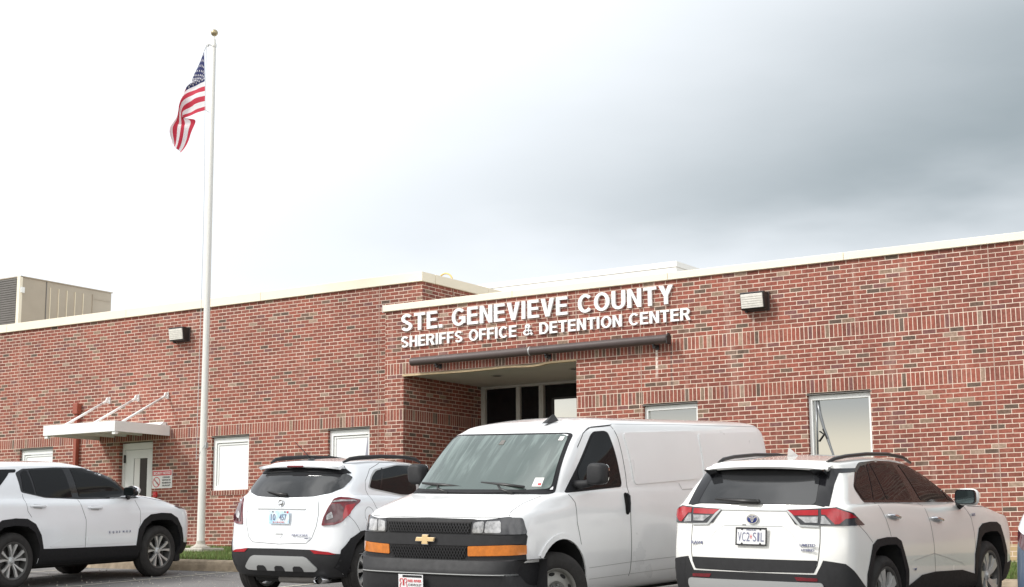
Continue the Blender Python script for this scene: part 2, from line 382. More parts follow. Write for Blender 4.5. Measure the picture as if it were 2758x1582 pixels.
# turf bank
def tm():
    m = mat('turf_soil', (.07, .10, .03), .95, noise=(6, .4)); return m
def zturf(x, y):
    t = (y-yc(x)-.2)/(DL-yc(x)-.2); return zt(x)+(zw(x)-zt(x))*max(0, min(1.05, t))
sheet('turf', [-40+i for i in range(49)], lambda x: [yc(x)+.195+(DL+.05-yc(x)-.195)*k/6 for k in range(7)], lambda x, y: zturf(x, y)-.005, tm())
V = []; F = []; fm = []
rnd = random.Random(3)
def blades(x0, x1, n, y0=0, y1=1):
    for i in range(n):
        x = rnd.uniform(x0, x1); t = rnd.random()**1.1; t = y0+(y1-y0)*t
        ya = yc(x)+.2; yb = DR-.02 if x > -17.3 else DL-.02
        y = ya+(yb-ya)*t; z = zturf(x, y)-.01; h = rnd.uniform(.035, .085); a = rnd.uniform(0, PI); wd = rnd.uniform(.004, .009)
        dx, dy = math.cos(a)*wd, math.sin(a)*wd; lx, ly = rnd.gauss(0, .02), rnd.gauss(0, .02)
        k = len(V); V.extend([(x-dx, y-dy, z), (x+dx, y+dy, z), (x+lx, y+ly, z+h)]); F.append((k, k+1, k+2)); fm.append(rnd.choice((0, 0, 1, 2)))
blades(-23.5, -16, 42000); blades(-8, -3.5, 20000); blades(-16, -8, 6000)
o = mk('grass', V, F, None, mats=[mat('grass_green', (.10, .17, .035), .7), mat('grass_light', (.17, .24, .06), .7), mat('grass_dry', (.16, .16, .06), .8)], fm=fm)
o['kind'] = 'stuff'
# painted stall lines, 4 mm above the lot
lm = mat('worn_stall_paint', (.66, .62, .52), .8, noise=(18, .5, (.34, .32, .28)))
for k, x in enumerate((-24.4, -21.9, -19.35, -16.7, -14.13, -10.9, -7.75, -4.6)):
    V = []; F = []
    for j in range(12):
        y = 12.6+j*.49
        for s in (-.05, .05): V.append((x+s, y, zlot(x, y)+.004))
    F = [(2*j, 2*j+1, 2*j+3, 2*j+2) for j in range(11)]
    mk('stall_line', V, F, lm)['kind'] = 'structure'
# loose grit on the asphalt by the left-hand stalls
V = []; F = []
for i in range(160):
    x, y = rnd.uniform(-19.5, -14), rnd.uniform(14.5, 17.8); s = rnd.uniform(.006, .016); z = zlot(x, y)+s*.4; k = len(V)
    V += [(x+s, y, z), (x-s, y, z), (x, y+s, z), (x, y-s, z), (x, y, z+s), (x, y, z-s)]
    F += [(k, k+2, k+4), (k+2, k+1, k+4), (k+1, k+3, k+4), (k+3, k, k+4), (k, k+5, k+2), (k+1, k+2, k+5), (k+1, k+5, k+3), (k, k+3, k+5)]
mk('gravel', V, F, M['conc'])['kind'] = 'stuff'

# ================================================================== THE BUILDING
ZB1, ZB2, C = 2.5223, 3.3343, .0676667
BL = brick_mat('red_brick_one_band', [ZB1], ZB1)
BR = brick_mat('red_brick_two_bands', [ZB1, ZB2], ZB1, tan_below=.248)
BS = brick_mat('rowlock_brick', [], 1.46-.1, rowlock=True, tint=(.9, .9, .92))
bld = root('brick_building', (-14, DR, 0), 'long single-storey red brick building with cream parapet trim', 'building')
bld['category'] = 'building'
IB = Matrix.Translation((14, -DR, 0))
def B(o): o.parent = bld; o.matrix_parent_inverse = IB; return o
def wall(name, u0, u1, z0, z1, holes, y, th, m):
    us = sorted({u0, u1, *[h[0] for h in holes], *[h[1] for h in holes]}); zs = sorted({z0, z1, *[h[2] for h in holes], *[h[3] for h in holes]})
    bm = bmesh.new(); vs_ = {}
    def v(i, j):
        if (i, j) not in vs_: vs_[(i, j)] = bm.verts.new((us[i], y, zs[j]))
        return vs_[(i, j)]
    for i in range(len(us)-1):
        for j in range(len(zs)-1):
            cx_, cz_ = (us[i]+us[i+1])/2, (zs[j]+zs[j+1])/2
            if any(h[0] < cx_ < h[1] and h[2] < cz_ < h[3] for h in holes): continue
            bm.faces.new((v(i, j), v(i+1, j), v(i+1, j+1), v(i, j+1)))
    r = bmesh.ops.extrude_face_region(bm, geom=bm.faces[:])
    for e in r['geom']:
        if isinstance(e, bmesh.types.BMVert): e.co.y += th
    bmesh.ops.recalc_face_normals(bm, faces=bm.faces)
    me = bpy.data.meshes.new(name); bm.to_mesh(me); bm.free(); me.materials.append(m)
    o = bpy.data.objects.new(name, me); COL.objects.link(o); return B(o)
# openings measured on the facade
WL = [(-27.636, -26.596), (-22.033, -21.057), (-19.098, -18.118)]
LW0 = 1.46
DOOR = (-24.60, -23.645, .40, ZB1)
holesL = [(a, b, LW0, ZB1) for a, b in WL]+[DOOR]
ZCL, ZCR = 5.0937, 4.4847
wall('left_wing_wall', -46, -16.931, -1.2, ZCL+.03, holesL, DL, .3, BL)
WR = [(-12.123, -11.158), (-9.330, -8.337)]
holesR = [(a, b, LW0, ZB1) for a, b in WR]+[(-16.906, -13.356, -1.2, ZB2)]
wall('right_wing_wall', -17.315, 14, -1.2, ZCR+.03, holesR, DR, .3, BR)
# return walls (facing right), recess walls, flat roofs
def pbox(name, m, *a): return B(MB().box(*a).obj(name, m))
pbox('parapet_return_wall', BL, -17.231, -16.934, DL+.302, 45, 3.2, ZCL+.03)
pbox('entry_side_wall', BL, -17.2, -16.908, DR+.302, DR+4.4, -1.2, ZB2-.012)
pbox('entry_right_side_wall', BL, -13.354, -13.06, DR+.302, DR+4.4, -1.2, ZB2-.012)
pbox('roof', M['tanm'], -17.2, 14, DR+.302, 48, ZCR-.45, ZCR-.35)
pbox('roof', M['tanm'], -46, -17.24, DL+.302, 48, ZCL-.5, ZCL-.4)
# recessed entry
YE = DR+2.43
pbox('entry_soffit', M['soffit'], -16.906, -13.356, DR+.06, DR+4.4, ZB2-.010, ZB2+.1)
# tan flashing edge, sagging in the middle where it has come loose
V = []; F = []
xs = [-16.93+i*(3.58/30) for i in range(31)]
for i, x in enumerate(xs):
    s = -.015*math.exp(-((x+15.6)/.7)**2)-.022*math.exp(-((x+14.25)/.28)**2)+(.012 if x > -14.0 else 0)
    for (a, b) in ((-.012, -.005), (-.012, -.038), (.06, -.038), (.06, -.005)): V.append((x, DR+a, ZB2+b+s+.0))
for i in range(30):
    for k in range(4): F.append((i*4+k, (i+1)*4+k, (i+1)*4+(k+1) % 4, i*4+(k+1) % 4))
F += [(0, 1, 2, 3), (123, 122, 121, 120)]
B(mk('lintel_flashing', V, F, M['tanedge']))
for x, y in ((-15.62, DR+1.05), (-13.98, DR+1.0)):
    B(MB().lathe([(.0, ZB2-.012), (.10, ZB2-.014), (.115, ZB2-.020), (.10, ZB2-.022), (.085, ZB2-.016), (0, ZB2-.0125)], 24, 'z', (x, y, 0)).obj('recessed_downlight', M['steelw'], smooth=True))
    B(MB().lathe([(.0, ZB2-.018), (.075, ZB2-.019), (.075, ZB2-.021), (0, ZB2-.021)], 20, 'z', (x, y, 0)).obj('downlight_lens', M['black']))
# storefront
zt_, zb_ = ZB2-.012, -.6
sf = B(MB().box(-16.905, -16.81, YE, YE+.12, zb_, zt_).box(-16.81, -13.357, YE, YE+.12, zt_-.05, zt_).box(-16.117, -16.034, YE, YE+.12, zb_, zt_-.05).box(-15.616, -15.57, YE, YE+.12, zb_, zt_-.05).box(-15.56, -15.511, YE-.01, YE+.11, zb_, zt_-.05).obj('storefront_frame', M['steelw'], bev=.006))
for a, b in ((-16.805, -16.12), (-16.03, -15.62), (-15.506, -13.357)):
    B(MB().box(a, b, YE+.06, YE+.075, zb_, zt_-.053).obj('storefront_pane', M['pane']))
B(MB().box(-15.288, -13.36, YE+.02, YE+.045, .4, 2.99).obj('inner_door_pane', mat('bright_reflective_pane', (.90, .86, .78), .05, metal=1.)))
B(MB().box(-15.34, -15.291, YE+.01, YE+.04, .4, 3.02).box(-15.288, -13.36, YE+.01, YE+.045, 2.992, 3.03).obj('panel_edge', M['black']))
pbox('entry_back_wall', M['interior'], -16.9, -13.3, YE+.13, YE+.2, -1.2, ZB2)
# white left-hand windows with blinds; reflective right-hand windows
def window(a, b, y, kind):
    z0, z1 = LW0, ZB1-.035
    fr = M['vinyl']; t = .085 if kind == 'w' else .058
    yy = y+.055
    o = B(MB().box(a+.004, a+t, yy, yy+.07, z0, z1).box(b-t*.85, b-.004, yy, yy+.07, z0, z1).box(a+t, b-t*.85, yy, yy+.07, z1-t*1.25, z1).box(a+t, b-t*.85, yy, yy+.07, z0, z0+t).obj('window_frame', fr, bev=.004))
    if kind == 'w':
        s = MB().box(a+t+.01, a+t+.045, yy+.02, yy+.06, z0+t, z1-t*1.25-.01).box(a+t+.045, b-t*.85-.004, yy+.02, yy+.06, z1-t*1.25-.045, z1-t*1.25-.01).obj('window_sash', M['vinyl'], bev=.003); B(s)
        B(MB().box(a+t+.046, b-t*.85-.003, yy+.035, yy+.05, z0+t, z1-t*1.25-.046).obj('window_pane', M['blind']))
    else:
        B(MB().box(a+t, b-t*.85, yy+.045, yy+.055, z0+t, z1-t*1.25).obj('window_pane', M['mirrorp']))
    B(MB().box(a-.02, b+.02, y-.004, y+.10, ZB1-.030, ZB1-.018).obj('steel_lintel', M['louvre']))
    B(MB().box(a+.002, b-.002, y-.012, y+.054, LW0-.098, LW0-.002).obj('brick_sill', BS))
for a, b in WL: window(a, b, DL, 'w')
for a, b in WR: window(a, b, DR, 'm')
# curtain edge showing in the third white window
B(MB().add([(-18.23, DL+.085, 2.33), (-18.34, DL+.084, 1.55), (-18.24, DL+.084, 1.55), (-18.20, DL+.085, 2.0), (-18.20, DL+.085, 2.33)], [(0, 1, 2, 3, 4)]).obj('blind_edge', mat('blind_grey', (.30, .30, .36), .7), fix=False))
# dark curved and straight strips at the face of the right-hand window pane
y = DR+.092
pts = [(-9.20, y, 2.42), (-9.17, y, 2.2), (-9.12, y, 2.0), (-9.07, y, 1.85), (-9.03, y, 1.72), (-8.99, y, 1.60), (-8.97, y, 1.48)]
B(MB().tube(pts, [.022, .024, .02, .022, .017, .015, .01], 8).obj('pane_strip', mat('strip_grey', (.22, .23, .24), .3, metal=.5), smooth=True))
B(MB().tube([(-9.22, y, 2.42), (-9.235, y, 1.46)], .013, 8).obj('pane_strip', MATS['strip_grey'], smooth=True))
B(MB().tube([(-9.125, y-.01, 1.985), (-9.065, y-.01, 1.83)], .017, 6).tube([(-9.185, y-.01, 1.95), (-9.12, y-.01, 1.90), (-9.20, y-.01, 1.80)], .011, 6).obj('pane_strip_short', M['black']))
# left door: frame, leaf, narrow lights, hinge, closer arm
x0, x1, z0, z1 = DOOR
yy = DL+.12
B(MB().box(x0+.004, x0+.06, yy-.03, yy+.06, z0, z1-.03).box(x1-.06, x1-.004, yy-.03, yy+.06, z0, z1-.03).box(x0+.06, x1-.06, yy-.03, yy+.06, z1-.16, z1-.03).obj('door_frame', M['white'], bev=.004))
lf = B(MB().box(x0+.065, -24.29, yy-.01, yy+.035, z0, z1-.165).box(-23.90, x1-.065, yy-.01, yy+.035, z0, z1-.165).box(-24.29, -23.90, yy-.01, yy+.035, 2.18, z1-.165).box(-24.29, -23.90, yy-.01, yy+.035, z0, .9).obj('door', M['white'], bev=.003))
B(MB().box(-24.289, -23.901, yy+.008, yy+.016, .9, 2.18).obj('door_pane', M['pane']))
B(MB().box(-24.275, -24.12, yy+.002, yy+.007, .9, 2.178).obj('reflection_strip', M['signw']))  # white strip stands in for a reflection in the door glass
B(MB().box(x0+.055, x0+.085, yy-.045, yy-.012, 2.10, 2.26).obj('door_hinge', M['black']))
B(MB().box(x1-.055, x1-.03, yy-.06, yy-.03, 1.30, 1.47).obj('door_handle', M['louvre']))
# expansion joints (soft sealant strips 2 mm proud)
jm = mat('joint_sealant', (.46, .34, .28), .8)
for n_, x, y, zz in (('j', -27.775, DL, ZCL), ('j', -17.92, DL, ZCL), ('j', -13.347, DR, ZCR), ('j', -12.147, DR, ZCR), ('j', -6.498, DR, ZCR)):
    B(MB().box(x-.006, x+.006, y-.0025, y+.01, ZB2-.05 if x == -13.347 else -1., zz-.002).obj('expansion_joint', jm))
B(MB().box(-16.9325, -16.92, DL+.95, DL+.962, 4.3, ZCL-.002).obj('expansion_joint', jm))
# rain streaks under the roller and lamp
# copings: sheet-metal cap pieces with open seams
def coping(name, segs, y0, y1, z0, z1, ax='x', flip=1):
    for a, b in segs:
        m_ = MB().box(a+.003, b-.003, y0, y1, z0, z1) if ax == 'x' else MB().box(y0, y1, a+.003, b-.003, z0, z1)
        B(m_.obj(name, M['coping'], bev=.006))
coping('parapet_coping', [(-17.348, -14.581), (-14.581, -11.614), (-11.614, -8.651), (-8.651, -5.68), (-5.68, -2.7), (-2.7, 14)], DR-.045, DR+.36, ZCR, ZCR+.117)
coping('parapet_coping', [(-46, -31.6), (-31.6, -28.2), (-28.2, -24.5), (-24.5, -20.8), (-20.8, -16.90)], DL-.05, DL+.36, ZCL, ZCL+.175)
coping('parapet_coping', [(DL+.364, DL+2.1), (DL+2.1, DL+6), (DL+6, DL+22)], -17.27, -16.895, ZCL, ZCL+.175, ax='y')
B(MB().box(-17.352, -17.345, DR-.05, DR+.36, ZCR-.012, ZCR+.122).obj('coping_end_cap', M['white']))
# raised roof behind (cream fascia in two steps, white wall below)
PX, PY, PZ = -9.0, DR+6, 5.9
PX, PY, PZ = -14.54, 28.5, 6.066
pbox('raised_roof_wall', M['white'], -40, PX-.03, PY+.03, 44, 4.0, PZ-.25)
pbox('raised_roof_fascia', M['vinyl'], -40, PX, PY, 44.03, PZ-.115, PZ)
pbox('raised_roof_fascia', M['vinyl'], -40, PX-.015, PY+.015, 44.015, PZ-.25, PZ-.119)
# canopy over the left door
YC, X0, X1, Z0, Z1 = 21.6, -25.21, -23.18, 2.585, 2.79
can = B(MB().box(X0, X1, YC, YC+.03, Z0, Z1).box(X1-.03, X1, YC+.031, DL-.004, Z0, Z1).box(X0, X0+.03, YC+.031, DL-.004, Z0, Z1).box(X0+.031, X1-.031, YC+.031, DL-.004, Z0+.09, Z0+.12).obj('door_canopy', M['white'], bev=.003))
def sub(o, par): o.parent = par; return o
sub(MB().box(X0+.1, X1-.1, DL-.10, DL-.005, Z1-.04, Z1+.075).add([(X0+.1, DL-.25, Z1-.04), (X1-.1, DL-.25, Z1-.04), (X1-.1, DL-.101, Z1+.06), (X0+.1, DL-.101, Z1+.06)], [(0, 1, 2, 3)]).obj('canopy_gutter', M['white']), can)
for x in (-24.7, -24.35, -23.9): sub(MB().box(x, x+.05, YC+.1, DL-.1, Z0+.03, Z0+.088).obj('canopy_rib', M['vinyl']), can)
for x, y in ((X1-.06, YC+.05), (X0+.06, YC+.05)):
    sub(MB().box(x-.04, x+.05, y-.03, y+.05, Z0-.055, Z0-.002).obj('canopy_bracket', M['vinyl'], bev=.006), can)
for wx, lx, ly in ((-24.93, -24.33, 21.62), (-24.095, -23.62, 21.75), (-23.259, -23.19, 21.9)):
    a = Vector((wx, DL-.05, 3.40)); b = Vector((wx, 21.85, Z1-.01)); d = (b-a).normalized()
    sub(MB().tube([a+d*.16, b], .024, 10).tube([a, a+d*.17], .013, 8).obj('tie_rod', M['vinyl'], smooth=True), can)
    sub(MB().lathe([(.022, -.013), (.062, -.013), (.062, .013), (.022, .013), (.022, -.013)], 18, 'x', (wx, DL-.045, 3.40)).box(wx-.02, wx+.02, DL-.02, DL-.002, 3.33, 3.47).tube([a+d*.06, a+d*.15], .026, 8).obj('rod_eye', M['vinyl'], smooth=.6), can)
# downspout with leader head
B(MB().box(-25.90, -25.76, DL-.13, DL-.003, 3.16, 3.39).box(-25.87, -25.785, DL-.10, DL-.004, -.2, 3.16).obj('downspout', M['rust'], bev=.01))

# ---- things fixed to, or standing on, the building
def wall_lamp(X, y, z0, z1, label):
    t = root('wall_lamp', (X, y, z0), label, 'lamp', 'wall lamps under the parapet')
    w_, h = .40, z1-z0
    MB().prism([(0, 0), (-.15, 0), (-.17, .02), (-.205, h-.02), (-.205, h), (0, h)], (0, w_), ax=0).obj('housing', M['black'], t, bev=.006).location = (-w_, 0, 0)
    MB().prism([(-.172, .028), (-.195, .022), (-.228, h-.035), (-.204, h-.03)], (.02, w_-.02), ax=0).obj('lens', M['lens'], t, bev=.004).location = (-w_, 0, 0)
    V = MB()
    for k in range(1, 6): V.box(-w_+.03, -.03, -.197-.031*(k/6)-.006, -.194-.031*(k/6)+.004, .022+(h-.06)*k/6, .026+(h-.06)*k/6)
    V.obj('lens_rib', M['lens'], t)
    MB().box(-w_-.005, .012, -.03, -.002, -.012, h+.012).obj('back_plate', M['brown'], t, bev=.004)
    MB().box(-w_+.03, -w_+.07, -.10, -.07, -.03, .0).obj('photocell', M['black'], t)
wall_lamp(-9.89, DR, 3.85, 4.12, 'brown wall lamp with prismatic lens on the right-hand wing, right of the lettering')
wall_lamp(-22.70, DL, 4.465, 4.735, 'brown wall lamp on the left-hand wing, just left of the flagpole')
t = root('awning_roller', (-14.1, DR-.14, 3.52), 'long brown roller tube mounted over the entrance beneath the lettering', 'awning roller')
cx = lambda a: a+14.1
MB().lathe([(0, cx(-16.63)), (.070, cx(-16.63)), (.074, cx(-16.60)), (.074, cx(-14.20)), (.078, cx(-14.19)), (.078, cx(-14.13)), (.074, cx(-14.12)), (.074, cx(-11.60)), (.066, cx(-11.58)), (0, cx(-11.58))], 28, 'x').obj('tube', M['brown'], t, smooth=.5)
MB().lathe([(.075, cx(-14.172)), (.0795, cx(-14.170)), (.0795, cx(-14.150)), (.075, cx(-14.148))], 28, 'x').obj('joint_ring', M['silver'], t, smooth=True)
MB().prism([(-.075, -.085), (.06, -.085), (.075, .02), (.05, .085), (-.02, .09), (-.078, .03)], (cx(-11.578), cx(-11.56)), ax=0).obj('end_cap', M['black'], t)
for x in (-16.10, -13.86, -11.84):
    MB().box(cx(x)-.018, cx(x)+.018, -.03, .137, -.095, -.072).tube([(cx(x), .0, -.112), (cx(x), .06, -.112)], .028, 8).box(cx(x)-.03, cx(x)+.03, .12, .138, -.145, -.06).obj('bracket', M['black'], t, bev=.004)
# lettering
t = root('building_lettering', (-16.94, DR-.004, 3.806), 'raised white capital letters over the entrance reading the county sheriffs office name', 'sign')
FX = frame_m((0, 0, 0), (1, 0, 0), (0, 0, 1))
def lm_(x, z): q = FX.copy(); q.translation = (x, -.022, z); return q
T_ = .178
def arcp(cx_, cy_, rx, ry, a0, a1, n=14): return [(cx_+rx*math.cos(R(a0+(a1-a0)*k/n)), cy_+ry*math.sin(R(a0+(a1-a0)*k/n))) for k in range(n+1)]
def bar(x0, y0, x1, y1): return [(x0, y0), (x1, y0), (x1, y1), (x0, y1)]
h_ = T_/2; hv = .16; q_ = hv/2
GL = {   # (advance width, filled polygons, stroked centre-lines)
 'I': (.205, [bar(0, 0, T_, 1)], []), '.': (.20, [bar(0, 0, .19, .19)], []),
 'T': (.62, [bar(0, 1-hv, .62, 1), bar(.31-h_, 0, .31+h_, 1-hv)], []),
 'E': (.58, [bar(0, 0, T_, 1), bar(T_, 0, .58, hv), bar(T_, 1-hv, .57, 1), bar(T_, .5-q_+.02, .54, .5+q_+.02)], []),
 'F': (.54, [bar(0, 0, T_, 1), bar(T_, 1-hv, .54, 1), bar(T_, .5-q_, .50, .5+q_)], []),
 'H': (.65, [bar(0, 0, T_, 1), bar(.65-T_, 0, .65, 1), bar(T_, .5-q_+.02, .65-T_, .5+q_+.02)], []),
 'N': (.66, [bar(0, 0, .19, 1), bar(.47, 0, .66, 1), [(.19, 1), (.19, .68), (.47, 0), (.47, .32)]], []),
 'V': (.68, [[(0, 1), (.215, 1), (.34, .26), (.34, 0), (.24, 0)], [(.68, 1), (.465, 1), (.34, .26), (.34, 0), (.44, 0)]], []),
 'Y': (.68, [bar(.34-h_, 0, .34+h_, .42), [(0, 1), (.225, 1), (.34, .66), (.34, .42), (.34-h_, .42)], [(.68, 1), (.455, 1), (.34, .66), (.34, .42), (.34+h_, .42)]], []),
 'O': (.76, [], [arcp(.38, .5, .38-h_, .51-q_, 0, 360, 36)]),
 'C': (.70, [], [arcp(.37, .5, .37-h_, .51-q_, 42, 318, 30)]),
 'G': (.74, [bar(.40, .36, .74-.001, .52), bar(.545, .13, .739, .36)], [arcp(.38, .5, .38-h_, .51-q_, 42, 318, 30)]),
 'U': (.66, [bar(0, .36, T_, 1), bar(.66-T_, .36, .66, 1)], [arcp(.33, .36, .33-h_, .37-q_, 180, 360, 20)]),
 'S': (.64, [], [arcp(.32, .735, .30-h_, .275-q_, 25, 270-8, 18)+arcp(.32, .265, .31-h_, .275-q_, 82, -160, 18)]),
 'D': (.69, [bar(0, 0, T_, 1)], [[(T_, 1-q_), (.33, 1-q_)]+arcp(.33, .5, .36-h_, .5-q_, 88, -88, 18)+[(.33, q_), (T_, q_)]]),
 'R': (.69, [bar(0, 0, T_, 1), [(.30, .42), (.50, .42), (.70, 0), (.46, 0)]], [[(T_, 1-q_), (.40, 1-q_)]+arcp(.40, .71, .25-h_, .29-q_, 88, -88, 12)+[(.40, .42+q_), (T_, .42+q_)]]),
 '&': (.76, [], [[(.72, .04), (.25, .68)]+arcp(.36, .79, .125, .135, 190, -60, 12)+[(.24, .49)]+arcp(.29, .27, .195, .19, 125, 300, 12)+[(.50, .20), (.64, .46)]]),
}
def glyph(ch, size, x, par, z, th):
    wd_, polys, strokes = GL[ch]; mb = MB(); k = 0
    for P in polys:
        a = sum(P[i-1][0]*P[i][1]-P[i][0]*P[i-1][1] for i in range(len(P)))
        mb.prism([(p*size, q*size) for p, q in P], (-th-k*.0003, 0)); k += 1
    for S in strokes:
        t_ = T_ if ch != '&' else .155
        closed = math.dist(S[0], S[-1]) < 1e-6; n = len(S); Lp, Rp = [], []
        for i in range(n):
            a, b = (S[i-1] if i or not closed else S[-2]), (S[(i+1)] if i < n-1 else (S[1] if closed else S[i]))
            if i == 0 and not closed: a = S[0]
            dx, dy = b[0]-a[0], b[1]-a[1]; l = math.hypot(dx, dy) or 1; nx, ny = -dy/l, dx/l
            w2 = (abs(nx)*t_+abs(ny)*t_*.86)/(abs(nx)+abs(ny))/2
            Lp.append((S[i][0]+nx*w2, S[i][1]+ny*w2)); Rp.append((S[i][0]-nx*w2, S[i][1]-ny*w2))
        V = [(p*size, y_, q*size) for y_ in (-th-k*.0003, 0) for p, q in Lp+Rp]; F = []; m_ = 2*n
        for i in range(n-1):
            F += [(i, i+1, n+i+1, n+i), (m_+i, m_+n+i, m_+n+i+1, m_+i+1), (i, m_+i, m_+i+1, i+1), (n+i, n+i+1, m_+n+i+1, m_+n+i)]
        if not closed: F += [(0, n, m_+n, m_), (n-1, m_+n-1, m_+2*n-1, 2*n-1)]
        mb.add(V, F); k += 1
    return mb.obj('letter', M['letter'], par, loc=(x, -.003, z))
def line(name, s, width, cap, z, gap, sp_, th):
    tot = 0; xs = []
    for ch in s:
        if ch == ' ': tot += gap; xs.append(None); continue
        xs.append(tot); tot += GL[ch][0]+sp_
    tot -= sp_; sc = width/tot
    e = bpy.data.objects.new(name, None); COL.objects.link(e); e.parent = t
    for ch, x in zip(s, xs):
        if x is not None:
            o = glyph(ch, cap, 0, e, z, th); o.location.x = x*sc; o.scale = (sc/cap, 1, 1)
line('upper_line', 'STE. GENEVIEVE COUNTY', 5.415, .305, .289, .42, .105, .034)
line('lower_line', 'SHERIFFS OFFICE & DETENTION CENTER', 5.71, .196, 0, .42, .10, .03)
# notice beside the door
t = root('security_sign', (-23.35, DL, 1.727), 'small white security notice with red band and no-guns symbol beside the door', 'sign')
MB().box(-.274, .274, -.012, -.002, -.18, .18).obj('sign_face', M['signw'], t, bev=.003)
MB().box(-.262, .262, -.0145, -.012, .075, .172).obj('red_band', M['signr'], t)
def st(name, s, sz, m, x=0, z=0, wd=None, d=.001, b=0):
    q = FX.copy(); q.translation = (x, -.0155, z); return text(name, s, sz, m, t, q, depth=d, bold=b, width=wd)
st('heading_text', 'SECURITY NOTICE', .07, M['signw'], wd=.47, x=-.235, z=.098, b=.002)
for k, s in enumerate(('CONCEALED', 'WEAPONS ARE', 'PROHIBITED IN', 'THIS FACILITY')): st('notice_text', s, .045, M['ink'], wd=.24 if k else .2, x=.005 if k else .02, z=.022-.055*k, b=.001)
MB().lathe([(.088, -.014), (.104, -.014), (.104, -.0125), (.088, -.0125), (.088, -.014)], 32, 'y', (-.15, 0, -.055)).add([(-.222, -.0145, .005), (-.21, -.0145, .017), (-.078, -.0145, -.115), (-.09, -.0145, -.127)], [(0, 1, 2, 3)]).obj('prohibition_ring', M['signr'], t)
MB().prism([(-.215, -.02), (-.205, -.005), (-.10, -.075), (-.075, -.11), (-.10, -.125), (-.125, -.09), (-.15, -.08), (-.165, -.055)], (-.0138, -.0125)).obj('pistol_symbol', M['ink'], t)
t = root('alarm_box', (-23.51, DL, 1.42), 'small red box on the brick below the security notice', 'alarm box')
MB().box(-.045, .045, -.05, -.002, -.05, .06).obj('box', M['red'], t, bev=.006); MB().lathe([(0, -.066), (.022, -.064), (.026, -.05)], 16, 'y', (0, 0, .01)).obj('button', M['signr'], t, smooth=True)
# air-handling unit on the left roof
t = root('rooftop_unit', (-34.7, 27.5, 4.69), 'big tan sheet-metal air handling unit on the roof behind the left parapet', 'rooftop unit')
ox, oy, oz = -34.7, 27.5, 4.69
MB().box(-38-ox, -31.43-ox, 26.03-oy, 29.0-oy, 0, 7.11-oz).obj('casing', M['tanm'], t)
MB().box(-38-ox, -31.5-ox, 26.0-oy, 26.029-oy, .05, 7.12-oz-.03).obj('louvre_face', M['louvre'], t)
V = MB()
for k in range(40): V.box(-38-ox, -31.52-ox, 25.985-oy, 25.999-oy, .1+k*.058, .125+k*.058)
V.obj('louvre_slats', M['louvre'], t)
MB().box(-31.50-ox, -31.40-ox, 25.97-oy, 26.06-oy, 0, 7.13-oz).obj('corner_post', M['coping'], t)
MB().box(-38-ox, -31.40-ox, 26.0-oy, 29.03-oy, 7.112-oz, 7.135-oz).obj('lid', M['tanm'], t)
MB().box(-31.429-ox, -31.42-ox, 26.82-oy, 26.845-oy, 0, 7.1-oz).obj('panel_joint', M['louvre'], t)
V = MB()
for k in range(5): V.box(-31.429-ox, -31.415-ox, 26.95+k*.27-oy, 26.97+k*.27-oy, .95, 2.28)
V.obj('panel_rib', M['cream'], t)
MB().box(-31.429-ox, -31.41-ox, 28.35-oy, 28.37-oy, .2, 2.3).box(-31.429-ox, -31.412-ox, 28.37-oy, 28.95-oy, 2.18, 2.20).obj('access_door_trim', M['tanm'], t)
V = MB(); rr = random.Random(5)
for k in range(15): yy = 26.9+rr.random()*1.8; zz = 1.02+rr.random()*.25; V.box(-31.429-ox, -31.418-ox, yy-oy, yy+.022-oy, zz, zz+.022)
V.obj('screw_heads', M['louvre'], t)
MB().box(-31.42-ox, -31.36-ox, 25.99-oy, 26.1-oy, 2.02, 2.16).obj('lifting_lug', M['vinyl'], t)
# roof ladder hoop
t = root('roof_ladder_hoop', (-17.8, 25, 4.69), 'yellow hooped ladder rail rising behind the parapet corner', 'ladder')
for dy in (0,):
    pts = [(-.17, dy, -.1), (-.17, dy, .74)]+[(-.17*math.cos(a), dy, .76+.17*math.sin(a)) for a in [PI*k/10 for k in range(11)]]+[(.17, dy, .74), (.17, dy, -.1)]
    MB().tube(pts, .018, 8).obj('hoop_rail', M['yellow'], t, smooth=True)
MB().tube([(-.17, 0, .3), (.17, 0, .3)], .014, 6).obj('rung', M['yellow'], t, smooth=True)

# ---- flagpole
FP = Vector((-19.78, 20.5, .34))
t = root('flagpole', FP, 'tall aluminium flagpole with gold ball on concrete footing in the grass', 'flagpole')
MB().lathe([(0, .0), (.070, .0), (.064, 1.5), (.058, 4), (.047, 7), (.036, 9.08), (.034, 9.10), (0, 9.10)], 28, 'z').obj('pole', M['alum'], t, smooth=.8)
MB().lathe([(.078, .10), (.082, .05), (.12, .015), (.17, 0), (.17, -.02), (0, -.02)], 32, 'z').obj('flash_collar', M['conc'], t, smooth=.7)
MB().prism([(-.30, -.28), (.28, -.26), (.3, .28), (-.28, .3)], (-.35, -.022), ax=2).obj('concrete_footing', M['conc'], t, bev=.02)
MB().lathe([(0, 9.28-.065)]+[(.065*math.sin(a), 9.28-.065*math.cos(a)) for a in [PI*k/14 for k in range(1, 14)]]+[(0, 9.345)], 24, 'z').obj('ball', M['ball'], t, smooth=True)
MB().lathe([(.012, 9.10), (.012, 9.23)], 10, 'z').lathe([(0, 9.16), (.028, 9.155), (.03, 9.10), (.045, 9.06), (.045, 9.02), (.04, 9.0)], 20, 'z').obj('spindle', M['alum'], t, smooth=.6)
MB().tube([(-.02, 0, 9.05), (-.10, -.02, 9.075), (-.15, -.03, 9.06)], .018, 8).lathe([(0, -.012), (.03, -.012), (.03, .012), (0, .012)], 16, 'y', (-.135, -.03, 9.06)).obj('pulley', M['silver'], t, smooth=.6)
